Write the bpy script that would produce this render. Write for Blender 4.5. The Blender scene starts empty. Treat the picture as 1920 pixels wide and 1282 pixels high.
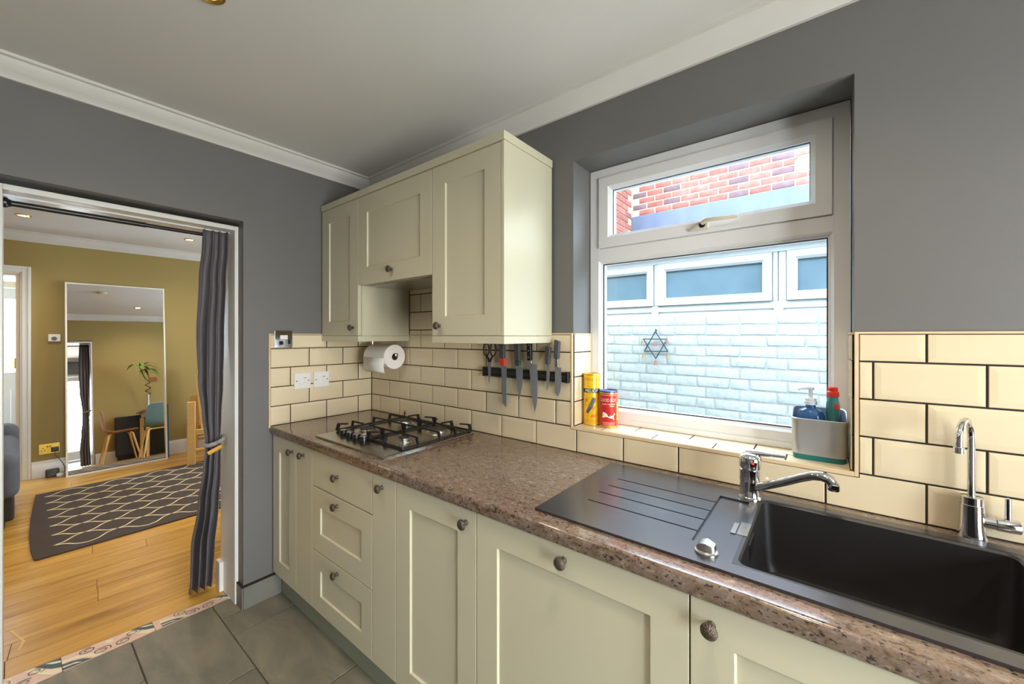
import bpy, bmesh, math, random
from mathutils import Matrix, Vector
random.seed(7)
SC = bpy.context.scene
C = SC.collection
PI = math.pi

# ------------------------------------------------------------------ camera
cam_d = bpy.data.cameras.new('camera')
cam_d.sensor_width = 36.0
cam_d.lens = 738.68 * 36.0 / 1920.0
cam_d.shift_y = -(641.0 - 628.77) / 1920.0
cam_d.clip_start = 0.02
cam = bpy.data.objects.new('camera', cam_d)
C.objects.link(cam)
cam.location = (2.3333, -1.4585, 1.4029)
cam.rotation_euler = (PI / 2, 0, 0.6701)
SC.camera = cam

# ------------------------------------------------------------------ world, large lights, exposure
world = bpy.data.worlds.new('overcast_sky')
SC.world = world
world.use_nodes = True
bg = world.node_tree.nodes['Background']
bg.inputs[0].default_value = (0.62, 0.80, 1.0, 1)
bg.inputs[1].default_value = 16.0
SC.view_settings.view_transform = 'Standard'
SC.view_settings.look = 'None'
SC.view_settings.gamma = 1.0
SC.view_settings.use_curve_mapping = False
SC.view_settings.exposure = 0.04
SC.cycles.max_bounces = 9
SC.cycles.diffuse_bounces = 4
SC.cycles.glossy_bounces = 4
SC.cycles.transmission_bounces = 6
SC.cycles.transparent_max_bounces = 10
SC.cycles.caustics_reflective = False
SC.cycles.caustics_refractive = False


def area(name, loc, rot, sx, sy, power, col):
    d = bpy.data.lights.new(name, 'AREA')
    d.shape = 'RECTANGLE'
    d.size, d.size_y = sx, sy
    d.energy = power
    d.color = col
    o = bpy.data.objects.new(name, d)
    C.objects.link(o)
    o.location = loc
    o.rotation_euler = rot
    return o


# daylight arriving through the glazed door at the end of the kitchen and the dining-room window
area('garden_daylight', (4.55, -1.25, 1.15), (0, PI / 2, 0), 1.9, 1.6, 160, (1.0, 0.95, 0.88))
area('street_daylight', (-2.0, 2.35, 1.45), (-PI / 2, 0, 0), 1.5, 1.3, 44, (1.0, 0.93, 0.82))


# ------------------------------------------------------------------ materials
def lin(c):
    def f(x):
        x /= 255.0
        return x / 12.92 if x <= 0.04045 else ((x + 0.055) / 1.055) ** 2.4
    return (f(c[0]), f(c[1]), f(c[2]), 1)


MATS = {}


def mat(name, rgb, rough=0.5, metal=0.0, var=0.0, vscale=8.0, bump=0.0, bscale=60.0, spec=0.5, coat=0.0, trans=0.0, stretch=(1, 1, 1)):
    if name in MATS:
        return MATS[name]
    m = bpy.data.materials.new(name)
    m.use_nodes = True
    nt = m.node_tree
    b = nt.nodes['Principled BSDF']
    b.inputs['Roughness'].default_value = rough
    b.inputs['Metallic'].default_value = metal
    b.inputs['Specular IOR Level'].default_value = spec
    b.inputs['Coat Weight'].default_value = coat
    b.inputs['Coat Roughness'].default_value = 0.05
    b.inputs['Transmission Weight'].default_value = trans
    col = lin(rgb)
    tc = nt.nodes.new('ShaderNodeTexCoord')
    mp = nt.nodes.new('ShaderNodeMapping')
    mp.inputs['Scale'].default_value = stretch
    nt.links.new(tc.outputs['Object'], mp.inputs[0])
    n = nt.nodes.new('ShaderNodeTexNoise')
    n.inputs['Scale'].default_value = vscale
    n.inputs['Detail'].default_value = 4
    nt.links.new(mp.outputs[0], n.inputs['Vector'])
    r = nt.nodes.new('ShaderNodeValToRGB')
    r.color_ramp.elements[0].position = 0.3
    r.color_ramp.elements[1].position = 0.7
    r.color_ramp.elements[0].color = tuple(max(0, x * (1 - var)) for x in col[:3]) + (1,)
    r.color_ramp.elements[1].color = tuple(min(1, x * (1 + var)) for x in col[:3]) + (1,)
    nt.links.new(n.outputs['Fac'], r.inputs[0])
    nt.links.new(r.outputs[0], b.inputs['Base Color'])
    if bump:
        n2 = nt.nodes.new('ShaderNodeTexNoise')
        n2.inputs['Scale'].default_value = bscale
        nt.links.new(mp.outputs[0], n2.inputs['Vector'])
        bp = nt.nodes.new('ShaderNodeBump')
        bp.inputs['Strength'].default_value = bump
        bp.inputs['Distance'].default_value = 0.01
        nt.links.new(n2.outputs['Fac'], bp.inputs['Height'])
        nt.links.new(bp.outputs[0], b.inputs['Normal'])
    MATS[name] = m
    return m


def ramp_mat(name, stops, scale, detail=6, rough=0.4, stretch=(1, 1, 1), distort=0.0, per_object=0.0, speck=None, coat=0.0, nrough=0.6):
    """noise -> multi-stop ramp, optional darker speckles and per-object tint"""
    m = bpy.data.materials.new(name)
    m.use_nodes = True
    nt = m.node_tree
    b = nt.nodes['Principled BSDF']
    b.inputs['Roughness'].default_value = rough
    b.inputs['Coat Weight'].default_value = coat
    tc = nt.nodes.new('ShaderNodeTexCoord')
    mp = nt.nodes.new('ShaderNodeMapping')
    mp.inputs['Scale'].default_value = stretch
    nt.links.new(tc.outputs['Object'], mp.inputs[0])
    oi = nt.nodes.new('ShaderNodeObjectInfo')
    mul = nt.nodes.new('ShaderNodeMath')
    mul.operation = 'MULTIPLY'
    mul.inputs[1].default_value = 37.0 if per_object else 0.0
    nt.links.new(oi.outputs['Random'], mul.inputs[0])
    add = nt.nodes.new('ShaderNodeVectorMath')
    add.operation = 'ADD'
    nt.links.new(mp.outputs[0], add.inputs[0])
    nt.links.new(mul.outputs[0], add.inputs[1])
    n = nt.nodes.new('ShaderNodeTexNoise')
    n.inputs['Scale'].default_value = scale
    n.inputs['Detail'].default_value = detail
    n.inputs['Roughness'].default_value = nrough
    n.inputs['Distortion'].default_value = distort
    nt.links.new(add.outputs[0], n.inputs['Vector'])
    r = nt.nodes.new('ShaderNodeValToRGB')
    while len(r.color_ramp.elements) < len(stops):
        r.color_ramp.elements.new(0.5)
    for e, (p, c) in zip(r.color_ramp.elements, stops):
        e.position = p
        e.color = lin(c)
    nt.links.new(n.outputs['Fac'], r.inputs[0])
    out = r.outputs[0]
    if speck:
        sc, thr, c = speck
        n2 = nt.nodes.new('ShaderNodeTexNoise')
        n2.inputs['Scale'].default_value = sc
        n2.inputs['Detail'].default_value = 3
        nt.links.new(add.outputs[0], n2.inputs['Vector'])
        r2 = nt.nodes.new('ShaderNodeValToRGB')
        r2.color_ramp.elements[0].position = thr
        r2.color_ramp.elements[1].position = thr + 0.09
        nt.links.new(n2.outputs['Fac'], r2.inputs[0])
        mx = nt.nodes.new('ShaderNodeMix')
        mx.data_type = 'RGBA'
        mx.inputs[7].default_value = lin(c)
        nt.links.new(r2.outputs[0], mx.inputs[0])
        nt.links.new(out, mx.inputs[6])
        out = mx.outputs[2]
    if per_object:
        hs = nt.nodes.new('ShaderNodeHueSaturation')
        mr = nt.nodes.new('ShaderNodeMapRange')
        mr.inputs['To Min'].default_value = 1 - per_object
        mr.inputs['To Max'].default_value = 1 + per_object
        nt.links.new(oi.outputs['Random'], mr.inputs[0])
        nt.links.new(mr.outputs[0], hs.inputs['Value'])
        nt.links.new(out, hs.inputs['Color'])
        out = hs.outputs[0]
    nt.links.new(out, b.inputs['Base Color'])
    MATS[name] = m
    return m


def glass_mat(name, tint=(1, 1, 1), refl=1.0):
    m = bpy.data.materials.new(name)
    m.use_nodes = True
    nt = m.node_tree
    nt.nodes.remove(nt.nodes['Principled BSDF'])
    out = nt.nodes['Material Output']
    t = nt.nodes.new('ShaderNodeBsdfTransparent')
    t.inputs[0].default_value = tuple(tint) + (1,)
    g = nt.nodes.new('ShaderNodeBsdfGlossy')
    g.inputs['Roughness'].default_value = 0.0
    lw = nt.nodes.new('ShaderNodeLayerWeight')
    lw.inputs[0].default_value = 0.5
    pw = nt.nodes.new('ShaderNodeMath')
    pw.operation = 'POWER'
    pw.inputs[1].default_value = 5.0
    nt.links.new(lw.outputs['Facing'], pw.inputs[0])
    f = nt.nodes.new('ShaderNodeMath')
    f.operation = 'MULTIPLY_ADD'
    f.inputs[1].default_value = 0.85
    f.inputs[2].default_value = 0.03
    nt.links.new(pw.outputs[0], f.inputs[0])
    mx = nt.nodes.new('ShaderNodeMixShader')
    nt.links.new(f.outputs[0], mx.inputs[0])
    nt.links.new(t.outputs[0], mx.inputs[1])
    nt.links.new(g.outputs[0], mx.inputs[2])
    nt.links.new(mx.outputs[0], out.inputs[0])
    MATS[name] = m
    return m


def emit_mat(name, rgb, strength):
    m = bpy.data.materials.new(name)
    m.use_nodes = True
    b = m.node_tree.nodes['Principled BSDF']
    b.inputs['Base Color'].default_value = (1, 1, 1, 1)
    b.inputs['Emission Color'].default_value = lin(rgb)
    b.inputs['Emission Strength'].default_value = strength
    MATS[name] = m
    return m


mat('grey_paint', (107, 105, 103), 0.55, var=0.03, vscale=3, bump=0.03, bscale=220)
mat('ceiling_paint', (218, 215, 210), 0.8, var=0.02, vscale=2)
mat('coving_paint', (212, 208, 203), 0.6, var=0.01)
mat('olive_paint', (160, 138, 80), 0.6, var=0.03, vscale=2)
mat('cream_trim', (222, 206, 178), 0.45, var=0.02)
mat('white_gloss', (226, 224, 220), 0.3, var=0.02, vscale=5)
mat('upvc', (226, 224, 224), 0.28, var=0.01)
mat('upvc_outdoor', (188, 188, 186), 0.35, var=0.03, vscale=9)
mat('cabinet_paint', (197, 191, 166), 0.25, var=0.012, vscale=4)
mat('plinth_paint', (134, 140, 124), 0.5, var=0.02)
mat('tile_cream', (222, 205, 172), 0.09, var=0.015, vscale=6, bump=0.012, bscale=18)
mat('tile_edge_trim', (220, 194, 158), 0.2, var=0.03, vscale=20)
mat('grout_dark', (42, 32, 24), 0.9, var=0.15, vscale=60)
mat('floor_grout', (78, 70, 58), 0.9, var=0.1, vscale=50)
ramp_mat('slate_tile', [(0.25, (92, 90, 80)), (0.45, (112, 107, 94)), (0.6, (124, 118, 102)), (0.78, (142, 133, 112))], 2.6, 5, 0.42, (1.0, 2.6, 1.0), 0.9, per_object=0.08)
ramp_mat('skirting_slate', [(0.3, (108, 106, 100)), (0.7, (126, 124, 116))], 6, 4, 0.4)
ramp_mat('worktop_stone', [(0.30, (46, 38, 34)), (0.40, (86, 70, 60)), (0.48, (124, 102, 82)), (0.55, (120, 106, 102)), (0.63, (166, 140, 108)), (0.80, (196, 172, 140))],
         58, 12, 0.12, (0.6, 1.0, 1.0), 0.6, speck=(190, 0.57, (52, 42, 40)), nrough=0.8)
MATS['worktop_stone'].node_tree.nodes['Principled BSDF'].inputs['IOR'].default_value = 1.75
mat('black_composite', (38, 39, 46), 0.26, var=0.08, vscale=30, bump=0.02, bscale=500)
MATS['black_composite'].node_tree.nodes['Principled BSDF'].inputs['IOR'].default_value = 1.95
mat('bowl_composite', (30, 28, 28), 0.42, var=0.1, vscale=12)
mat('chrome', (214, 214, 216), 0.08, 1.0)
mat('brushed_steel', (176, 170, 160), 0.24, 1.0, var=0.05, vscale=30, stretch=(1, 12, 1))
mat('satin_steel', (200, 198, 196), 0.3, 1.0)
mat('blade_steel', (138, 141, 144), 0.42, 0.35, var=0.06, vscale=20)
mat('cast_iron', (26, 25, 25), 0.5, var=0.1, vscale=30)
mat('black_plastic', (22, 22, 24), 0.3)
mat('grey_handle', (72, 74, 76), 0.5)
mat('green_handle', (44, 78, 66), 0.45)
mat('red_plastic', (222, 60, 48), 0.35)
mat('pewter', (104, 94, 84), 0.38, 1.0, var=0.25, vscale=220, bump=0.5, bscale=420)
mat('burner_alu', (188, 184, 176), 0.35, 1.0)
mat('burner_cap', (58, 54, 50), 0.55, 0.2)
mat('paper', (238, 232, 226), 0.95, bump=0.12, bscale=150)
mat('cardboard', (120, 92, 66), 0.9)
mat('white_plastic', (234, 232, 228), 0.35)
mat('handle_cream', (214, 206, 186), 0.35)
mat('caddy_silver', (190, 186, 182), 0.36, 0.65)
mat('teal_plastic', (16, 104, 104), 0.35)
mat('caddy_inside', (120, 140, 170), 0.5)
mat('soap_blue', (70, 130, 196), 0.08, trans=0.55)
mat('soap_teal', (84, 168, 168), 0.08, trans=0.6)
mat('pump_white', (214, 222, 238), 0.35)
mat('tin_yellow', (238, 190, 30), 0.25, 0.15, var=0.06, vscale=14)
mat('tin_red', (206, 44, 48), 0.28, 0.1, var=0.05, vscale=14)
mat('tin_gold', (214, 168, 70), 0.28, 0.5)
mat('tin_orange', (216, 112, 44), 0.3, 0.1)
mat('print_black', (34, 36, 34), 0.4)
mat('print_green', (30, 62, 44), 0.4)
mat('print_cream', (246, 236, 210), 0.4)
mat('print_grey', (86, 84, 92), 0.4)
mat('print_brown', (150, 88, 40), 0.4)
mat('print_yellow', (240, 210, 60), 0.4)
mat('lid_blue', (88, 104, 150), 0.3, 0.5)
mat('curtain_cloth', (112, 107, 112), 0.85, var=0.06, vscale=4, bump=0.08, bscale=900)
mat('tieback_cloth', (150, 150, 150), 0.8, var=0.2, vscale=90)
mat('tieback_wood', (216, 168, 66), 0.5, var=0.1, vscale=20)
ramp_mat('pine_plank', [(0.25, (150, 100, 40)), (0.42, (192, 142, 62)), (0.6, (208, 160, 76)), (0.8, (222, 182, 100))], 1.7, 5, 0.26, (9.0, 0.8, 1.0), 0.7, per_object=0.09, speck=(3.2, 0.74, (120, 70, 26)))
mat('plank_gap', (70, 42, 20), 0.9)
mat('rug_dark', (68, 56, 48), 0.95, var=0.08, vscale=40, bump=0.15, bscale=500)
mat('rug_line', (222, 202, 160), 0.95, var=0.05, vscale=60)
mat('mirror_glass', (240, 240, 240), 0.0, 1.0)
mat('mirror_frame', (228, 224, 214), 0.35)
mat('birch', (226, 182, 112), 0.45, var=0.06, vscale=4, stretch=(1, 1, 8))
ramp_mat('cushion_print', [(0.35, (226, 222, 218)), (0.5, (236, 232, 230)), (0.58, (168, 160, 178)), (0.66, (232, 226, 220)), (0.8, (196, 150, 110))], 9, 4, 0.9, distort=1.5)
mat('sofa_cloth', (88, 90, 98), 0.9, var=0.05, vscale=30, bump=0.1, bscale=700)
mat('sofa_base', (52, 44, 42), 0.8)
mat('brass', (206, 168, 74), 0.28, 1.0)
mat('chair_blue', (112, 142, 144), 0.45)
mat('chair_pink', (206, 162, 132), 0.5)
mat('table_wood', (150, 92, 52), 0.35, var=0.1, vscale=4, stretch=(1, 8, 1))
mat('sideboard_black', (26, 26, 28), 0.35)
mat('leaf_green', (104, 140, 40), 0.45, var=0.2, vscale=10)
mat('stem_green', (72, 92, 40), 0.6)
mat('vase_glass', (214, 218, 220), 0.15)
mat('cable', (110, 92, 70), 0.6)
mat('frosted_bright', (236, 240, 246), 0.5)
mat('hall_floor', (110, 68, 36), 0.5, var=0.15, vscale=6)
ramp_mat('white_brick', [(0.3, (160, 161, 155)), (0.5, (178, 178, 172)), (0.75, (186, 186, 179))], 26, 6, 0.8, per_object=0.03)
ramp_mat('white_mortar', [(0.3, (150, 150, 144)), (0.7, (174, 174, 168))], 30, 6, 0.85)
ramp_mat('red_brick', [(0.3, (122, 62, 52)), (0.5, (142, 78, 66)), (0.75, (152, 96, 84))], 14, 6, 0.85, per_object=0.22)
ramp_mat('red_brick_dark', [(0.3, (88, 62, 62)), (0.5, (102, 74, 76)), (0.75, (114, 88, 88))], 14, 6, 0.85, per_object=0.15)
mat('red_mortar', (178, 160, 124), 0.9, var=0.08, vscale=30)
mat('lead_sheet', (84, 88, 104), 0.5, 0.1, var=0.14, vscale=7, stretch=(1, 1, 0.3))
mat('pane_dark', (98, 116, 124), 0.12, var=0.1, vscale=3)
mat('roof_felt', (130, 136, 142), 0.8, var=0.1)
mat('wire_iron', (52, 66, 72), 0.6, 0.5)
mat('bell_rust', (150, 104, 86), 0.7, 0.4, var=0.2, vscale=80)
mat('bell_brass', (150, 130, 92), 0.6, 0.5, var=0.2, vscale=80)
mat('paving', (168, 164, 156), 0.9, var=0.1)
mat('garden_wall_render', (222, 228, 226), 0.9, var=0.03)
mat('tile_pink', (222, 188, 168), 0.35, var=0.04, vscale=20)
mat('tile_teal', (52, 82, 92), 0.35, var=0.08, vscale=20)
mat('tile_ivory', (232, 218, 188), 0.35, var=0.04, vscale=20)
mat('tile_ink', (66, 58, 62), 0.35)
glass_mat('clear_glass', (0.97, 0.985, 0.98))
emit_mat('lamp_warm', (255, 214, 140), 26.0)


# ------------------------------------------------------------------ mesh builder
class MB:
    def __init__(self):
        self.v = []
        self.f = []

    def add(self, vs, fs):
        o = len(self.v)
        self.v += [tuple(p) for p in vs]
        self.f += [tuple(i + o for i in q) for q in fs]
        return self

    def box(self, x0, x1, y0, y1, z0, z1):
        vs = [(x, y, z) for z in (z0, z1) for y in (y0, y1) for x in (x0, x1)]
        return self.add(vs, [(0, 2, 3, 1), (4, 5, 7, 6), (0, 1, 5, 4), (2, 6, 7, 3), (0, 4, 6, 2), (1, 3, 7, 5)])

    def prism(self, poly, axis, a0, a1):
        """poly: 2-D outline; axis 'x','y','z' is the extrusion direction"""
        def pt(p, a):
            return {'x': (a, p[0], p[1]), 'y': (p[0], a, p[1]), 'z': (p[0], p[1], a)}[axis]
        n = len(poly)
        vs = [pt(p, a0) for p in poly] + [pt(p, a1) for p in poly]
        fs = [tuple(range(n - 1, -1, -1)), tuple(range(n, 2 * n))]
        fs += [(i, (i + 1) % n, n + (i + 1) % n, n + i) for i in range(n)]
        return self.add(vs, fs)

    def lathe(self, prof, c, d=(0, 0, 1), seg=24):
        """prof: (radius, height) pairs along direction d from point c"""
        d = Vector(d).normalized()
        u = d.orthogonal().normalized()
        w = d.cross(u)
        c = Vector(c)
        vs, fs = [], []
        m = len(prof)
        for r, h in prof:
            for k in range(seg):
                a = 2 * PI * k / seg
                vs.append(c + d * h + (u * math.cos(a) + w * math.sin(a)) * max(r, 1e-5))
        for i in range(m - 1):
            for k in range(seg):
                k2 = (k + 1) % seg
                fs.append((i * seg + k, i * seg + k2, (i + 1) * seg + k2, (i + 1) * seg + k))
        fs.append(tuple(range(seg - 1, -1, -1)))
        fs.append(tuple((m - 1) * seg + k for k in range(seg)))
        return self.add(vs, fs)

    def tube(self, pts, r, seg=10, flat=1.0):
        pts = [Vector(p) for p in pts]
        n = len(pts)
        rs = r if isinstance(r, (list, tuple)) else [r] * n
        vs, fs = [], []
        t0 = (pts[1] - pts[0]).normalized()
        u = t0.orthogonal().normalized()
        for i, p in enumerate(pts):
            t = (pts[min(i + 1, n - 1)] - pts[max(i - 1, 0)]).normalized()
            u = (u - t * u.dot(t)).normalized()
            w = t.cross(u)
            for k in range(seg):
                a = 2 * PI * k / seg
                vs.append(p + (u * math.cos(a) * flat + w * math.sin(a)) * rs[i])
        for i in range(n - 1):
            for k in range(seg):
                k2 = (k + 1) % seg
                fs.append((i * seg + k, i * seg + k2, (i + 1) * seg + k2, (i + 1) * seg + k))
        fs.append(tuple(range(seg - 1, -1, -1)))
        fs.append(tuple((n - 1) * seg + k for k in range(seg)))
        return self.add(vs, fs)

    def loft(self, rings, cap=(True, True)):
        m = len(rings[0])
        vs = [p for r in rings for p in r]
        fs = []
        for i in range(len(rings) - 1):
            for k in range(m):
                k2 = (k + 1) % m
                fs.append((i * m + k, i * m + k2, (i + 1) * m + k2, (i + 1) * m + k))
        if cap[0]:
            fs.append(tuple(range(m - 1, -1, -1)))
        if cap[1]:
            fs.append(tuple((len(rings) - 1) * m + k for k in range(m)))
        return self.add(vs, fs)

    def rrect(self, x0, x1, y0, y1, z, r, seg=6):
        out = []
        for cx, cy, a0 in ((x1 - r, y1 - r, 0), (x0 + r, y1 - r, PI / 2), (x0 + r, y0 + r, PI), (x1 - r, y0 + r, 1.5 * PI)):
            for k in range(seg + 1):
                a = a0 + PI / 2 * k / seg
                out.append((cx + r * math.cos(a), cy + r * math.sin(a), z))
        return out

    def mesh(self, name, smooth=None):
        me = bpy.data.meshes.new(name)
        me.from_pydata(self.v, [], self.f)
        bm = bmesh.new()
        bm.from_mesh(me)
        bmesh.ops.recalc_face_normals(bm, faces=bm.faces)
        bm.to_mesh(me)
        bm.free()
        if smooth is not None:
            me.polygons.foreach_set('use_smooth', [True] * len(me.polygons))
            me.set_sharp_from_angle(angle=math.radians(smooth))
        return me

    def build(self, name, m, parent=None, smooth=None, bevel=None, label=None, seg=2):
        me = self.mesh(name, smooth)
        return put(name, me, m, parent, bevel=bevel, label=label, seg=seg)


def put(name, me, m, parent=None, loc=(0, 0, 0), rot=None, bevel=None, label=None, seg=2):
    if m and not me.materials:
        me.materials.append(MATS[m])
    o = bpy.data.objects.new(name, me)
    C.objects.link(o)
    loc = Vector(loc)
    if parent is not None:
        o.parent = parent
        if parent.get('_off') is not None:
            loc = loc - Vector(parent['_off'])
    o.location = loc
    if rot:
        o.rotation_euler = rot
    if bevel:
        b = o.modifiers.new('bevel', 'BEVEL')
        b.width = bevel
        b.segments = seg
        b.limit_method = 'ANGLE'
        b.angle_limit = math.radians(40)
        me.polygons.foreach_set('use_smooth', [True] * len(me.polygons))
        me.set_sharp_from_angle(angle=math.radians(50))
        b.harden_normals = True
    if label:
        o['label'] = label
    return o


ROOTS = []


def thing(name, label, cat, loc=(0, 0, 0), group=None, rotz=0.0, local=False):
    """Empty at the base of a thing. Children are modelled in world coordinates unless local."""
    o = bpy.data.objects.new(name, None)
    C.objects.link(o)
    o.empty_display_size = 0.1
    o.location = loc
    o.rotation_euler = (0, 0, rotz)
    o['label'] = label
    o['category'] = cat
    if group:
        o['group'] = group
    if not local:
        o['_off'] = tuple(loc)
    ROOTS.append(o)
    return o


def tag(o, label, cat, group=None):
    o['label'] = label
    o['category'] = cat
    if group:
        o['group'] = group
    return o


def struct(o, label=None):
    o['kind'] = 'structure'
    if label:
        o['label'] = label
    return o


def place(me, name, m, parent, x, y, z):
    return put(name, me, m, parent, (x, y, z))


# ================================================================== KITCHEN SHELL
WT = 0.915            # worktop height
CEIL = 2.41
X_END = 4.20          # glazed end of the kitchen
Y_BACK = -2.75
# window wall with its opening
OX0, OX1, OZ0, OZ1 = 1.502, 2.400, 1.014, 2.140
m = MB()
m.box(-0.008, OX0, 0.008, 0.30, 0, 2.55).box(OX1, X_END + .2, 0.008, 0.30, 0, 2.55)
m.box(OX0, OX1, 0.008, 0.30, 0, OZ0).box(OX0, OX1, 0.008, 0.30, OZ1, 2.55)
wall_window = struct(m.build('wall_window', 'grey_paint'), 'grey painted kitchen wall with the window opening')
# end wall (kitchen leaf) with doorway
DY0, DY1, DZ = -1.505, -0.729, 1.990
m = MB()
m.box(-0.14, -0.008, DY1, 0.30, 0, 2.55).box(-0.14, -0.008, Y_BACK - .2, DY0, 0, 2.55).box(-0.14, -0.008, DY0, DY1, DZ, 2.55)
wall_end = struct(m.build('wall_end', 'grey_paint'), 'grey painted kitchen wall with the doorway to the dining room')
m = MB()
m.box(-0.30, -0.14, DY1, 1.9, 0, 2.55).box(-0.30, -0.14, -3.4, DY0, 0, 2.55).box(-0.30, -0.14, DY0, DY1, DZ, 2.55)
struct(m.build('wall_dining_near', 'olive_paint'), 'olive yellow dining room wall beside the doorway')
struct(MB().box(-0.14, X_END + .2, Y_BACK - .2, Y_BACK, 0, 2.55).build('wall_back', 'grey_paint'), 'grey kitchen wall opposite the window')
m = MB()
GY0, GY1, GZ = -2.05, -0.45, 2.06
m.box(X_END, X_END + .2, GY1, 0.008, 0, 2.55).box(X_END, X_END + .2, Y_BACK, GY0, 0, 2.55).box(X_END, X_END + .2, GY0, GY1, GZ, 2.55)
struct(m.build('wall_garden', 'grey_paint'), 'grey kitchen wall with the glazed garden door')
struct(MB().box(-0.14, X_END + .2, Y_BACK, 0.30, CEIL, 2.56).build('ceiling', 'ceiling_paint'), 'white kitchen ceiling')

# coving
cov = [(0, 0), (0, -0.071), (0.012, -0.071), (0.016, -0.064), (0.034, -0.05), (0.054, -0.026), (0.060, -0.013), (0.072, -0.011), (0.072, 0)]


def coving(name, p0, p1, n, z, label, mit0=1, mit1=1, k=1.0):
    p0, p1, n = Vector(p0), Vector(p1), Vector(n)
    t = (p1 - p0).normalized()
    rings = []
    for p, s in ((p0, mit0), (p1, -mit1)):
        rings.append([tuple(p + n * a * k + t * (s * a * k) + Vector((0, 0, z + b * k))) for a, b in cov])
    return struct(MB().loft(rings).build(name, 'coving_paint', smooth=30), label)


coving('trim_1', (-0.008, 0.008, 0), (X_END, 0.008, 0), (0, -1, 0), CEIL, 'white coving along the window wall')
coving('trim_2', (-0.008, 0.008, 0), (-0.008, Y_BACK, 0), (1, 0, 0), CEIL, 'white coving above the doorway wall')
coving('trim_3', (X_END, 0.008, 0), (X_END, Y_BACK, 0), (-1, 0, 0), CEIL, 'white coving above the garden door')
coving('trim_4', (-0.008, Y_BACK, 0), (X_END, Y_BACK, 0), (0, 1, 0), CEIL, 'white coving along the back wall')

# ------------------------------------------------------------------ kitchen floor: slate tiles
floor_k = struct(MB().box(-0.158, X_END + .05, Y_BACK, 0.0, -0.06, -0.006).build('floor', 'floor_grout'), 'grey slate tiled kitchen floor')


def slab_tile(x0, x1, y0, y1, parent, m='slate_tile', z0=-0.008, z1=0.0, name='tile'):
    g = 0.002
    x0, x1, y0, y1 = x0 + g, x1 - g, y0 + g, y1 - g
    if x1 - x0 < 0.012 or y1 - y0 < 0.012:
        return
    cx, cy = (x0 + x1) / 2, (y0 + y1) / 2
    a, b, c = (x1 - x0) / 2, (y1 - y0) / 2, 0.002
    r0 = [(-a, -b, z0), (a, -b, z0), (a, b, z0), (-a, b, z0)]
    r1 = [(-a, -b, z1 - .0015), (a, -b, z1 - .0015), (a, b, z1 - .0015), (-a, b, z1 - .0015)]
    r2 = [(-a + c, -b + c, z1), (a - c, -b + c, z1), (a - c, b - c, z1), (-a + c, b - c, z1)]
    me = MB().loft([r0, r1, r2]).mesh(name)
    return put(name, me, m, parent, (cx, cy, 0))


PYF, PXF = 0.3035, 0.603
for k in range(-7, 2):
    y1 = -0.824 + PYF * (k + 1)
    y0 = y1 - PYF
    if y0 > -0.55 or y1 < Y_BACK:
        continue
    y0c, y1c = max(y0, Y_BACK + .01), min(y1, -0.50)
    off = 0.168 if k % 2 == 0 else 0.147 + PXF / 2
    j = -2
    while True:
        xa = off + PXF * j
        xb = xa + PXF
        j += 1
        if xa > X_END:
            break
        if xb < -0.158:
            continue
        xa, xb = max(xa, -0.158), min(xb, X_END - .005)
        if xa < 0:
            # keep within the doorway
            ya, yb = max(y0c, DY0 + .002), min(y1c, DY1 - .002)
            if yb - ya > 0.03:
                if ya > y0c + .001 or yb < y1c - .001:
                    slab_tile(xa, 0.0, ya, yb, floor_k)
                    slab_tile(0.0, xb, y0c, y1c, floor_k)
                else:
                    slab_tile(xa, xb, ya, yb, floor_k)
            else:
                slab_tile(0.0, xb, y0c, y1c, floor_k)
        else:
            slab_tile(xa, xb, y0c, y1c, floor_k)

# patterned threshold tiles
thr = struct(MB().prism([(-0.158, -1.49), (-0.158, -0.745), (-0.221, -0.745), (-0.293, -1.49)], 'z', -0.05, -0.007).build('trim_5', 'floor_grout'),
             'threshold strip of patterned tiles between slate and pine')
seams = [-1.49, -1.3344, -1.042, -0.745]


def wx(y):
    return -0.293 + (y + 1.49) * (0.072 / 0.745) + 0.002


def ribbon(path, w, z, taper=False):
    """flat ribbon following a 2-D path"""
    b = MB()
    n = len(path)
    L, R = [], []
    for i, p in enumerate(path):
        a, c = path[max(i - 1, 0)], path[min(i + 1, n - 1)]
        dx, dy = c[0] - a[0], c[1] - a[1]
        l = math.hypot(dx, dy) or 1
        ww = w * (math.sin(PI * (i + .5) / n) * .8 + .2 if taper else 1) / 2
        L.append((p[0] - dy / l * ww, p[1] + dx / l * ww, z))
        R.append((p[0] + dy / l * ww, p[1] - dx / l * ww, z))
    return b.add(L + R, [(i, i + 1, n + i + 1, n + i) for i in range(n - 1)])


def clip_strip(path):
    return [(min(max(x, wx(y) + .003), -0.163), y) for x, y in path]


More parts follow.
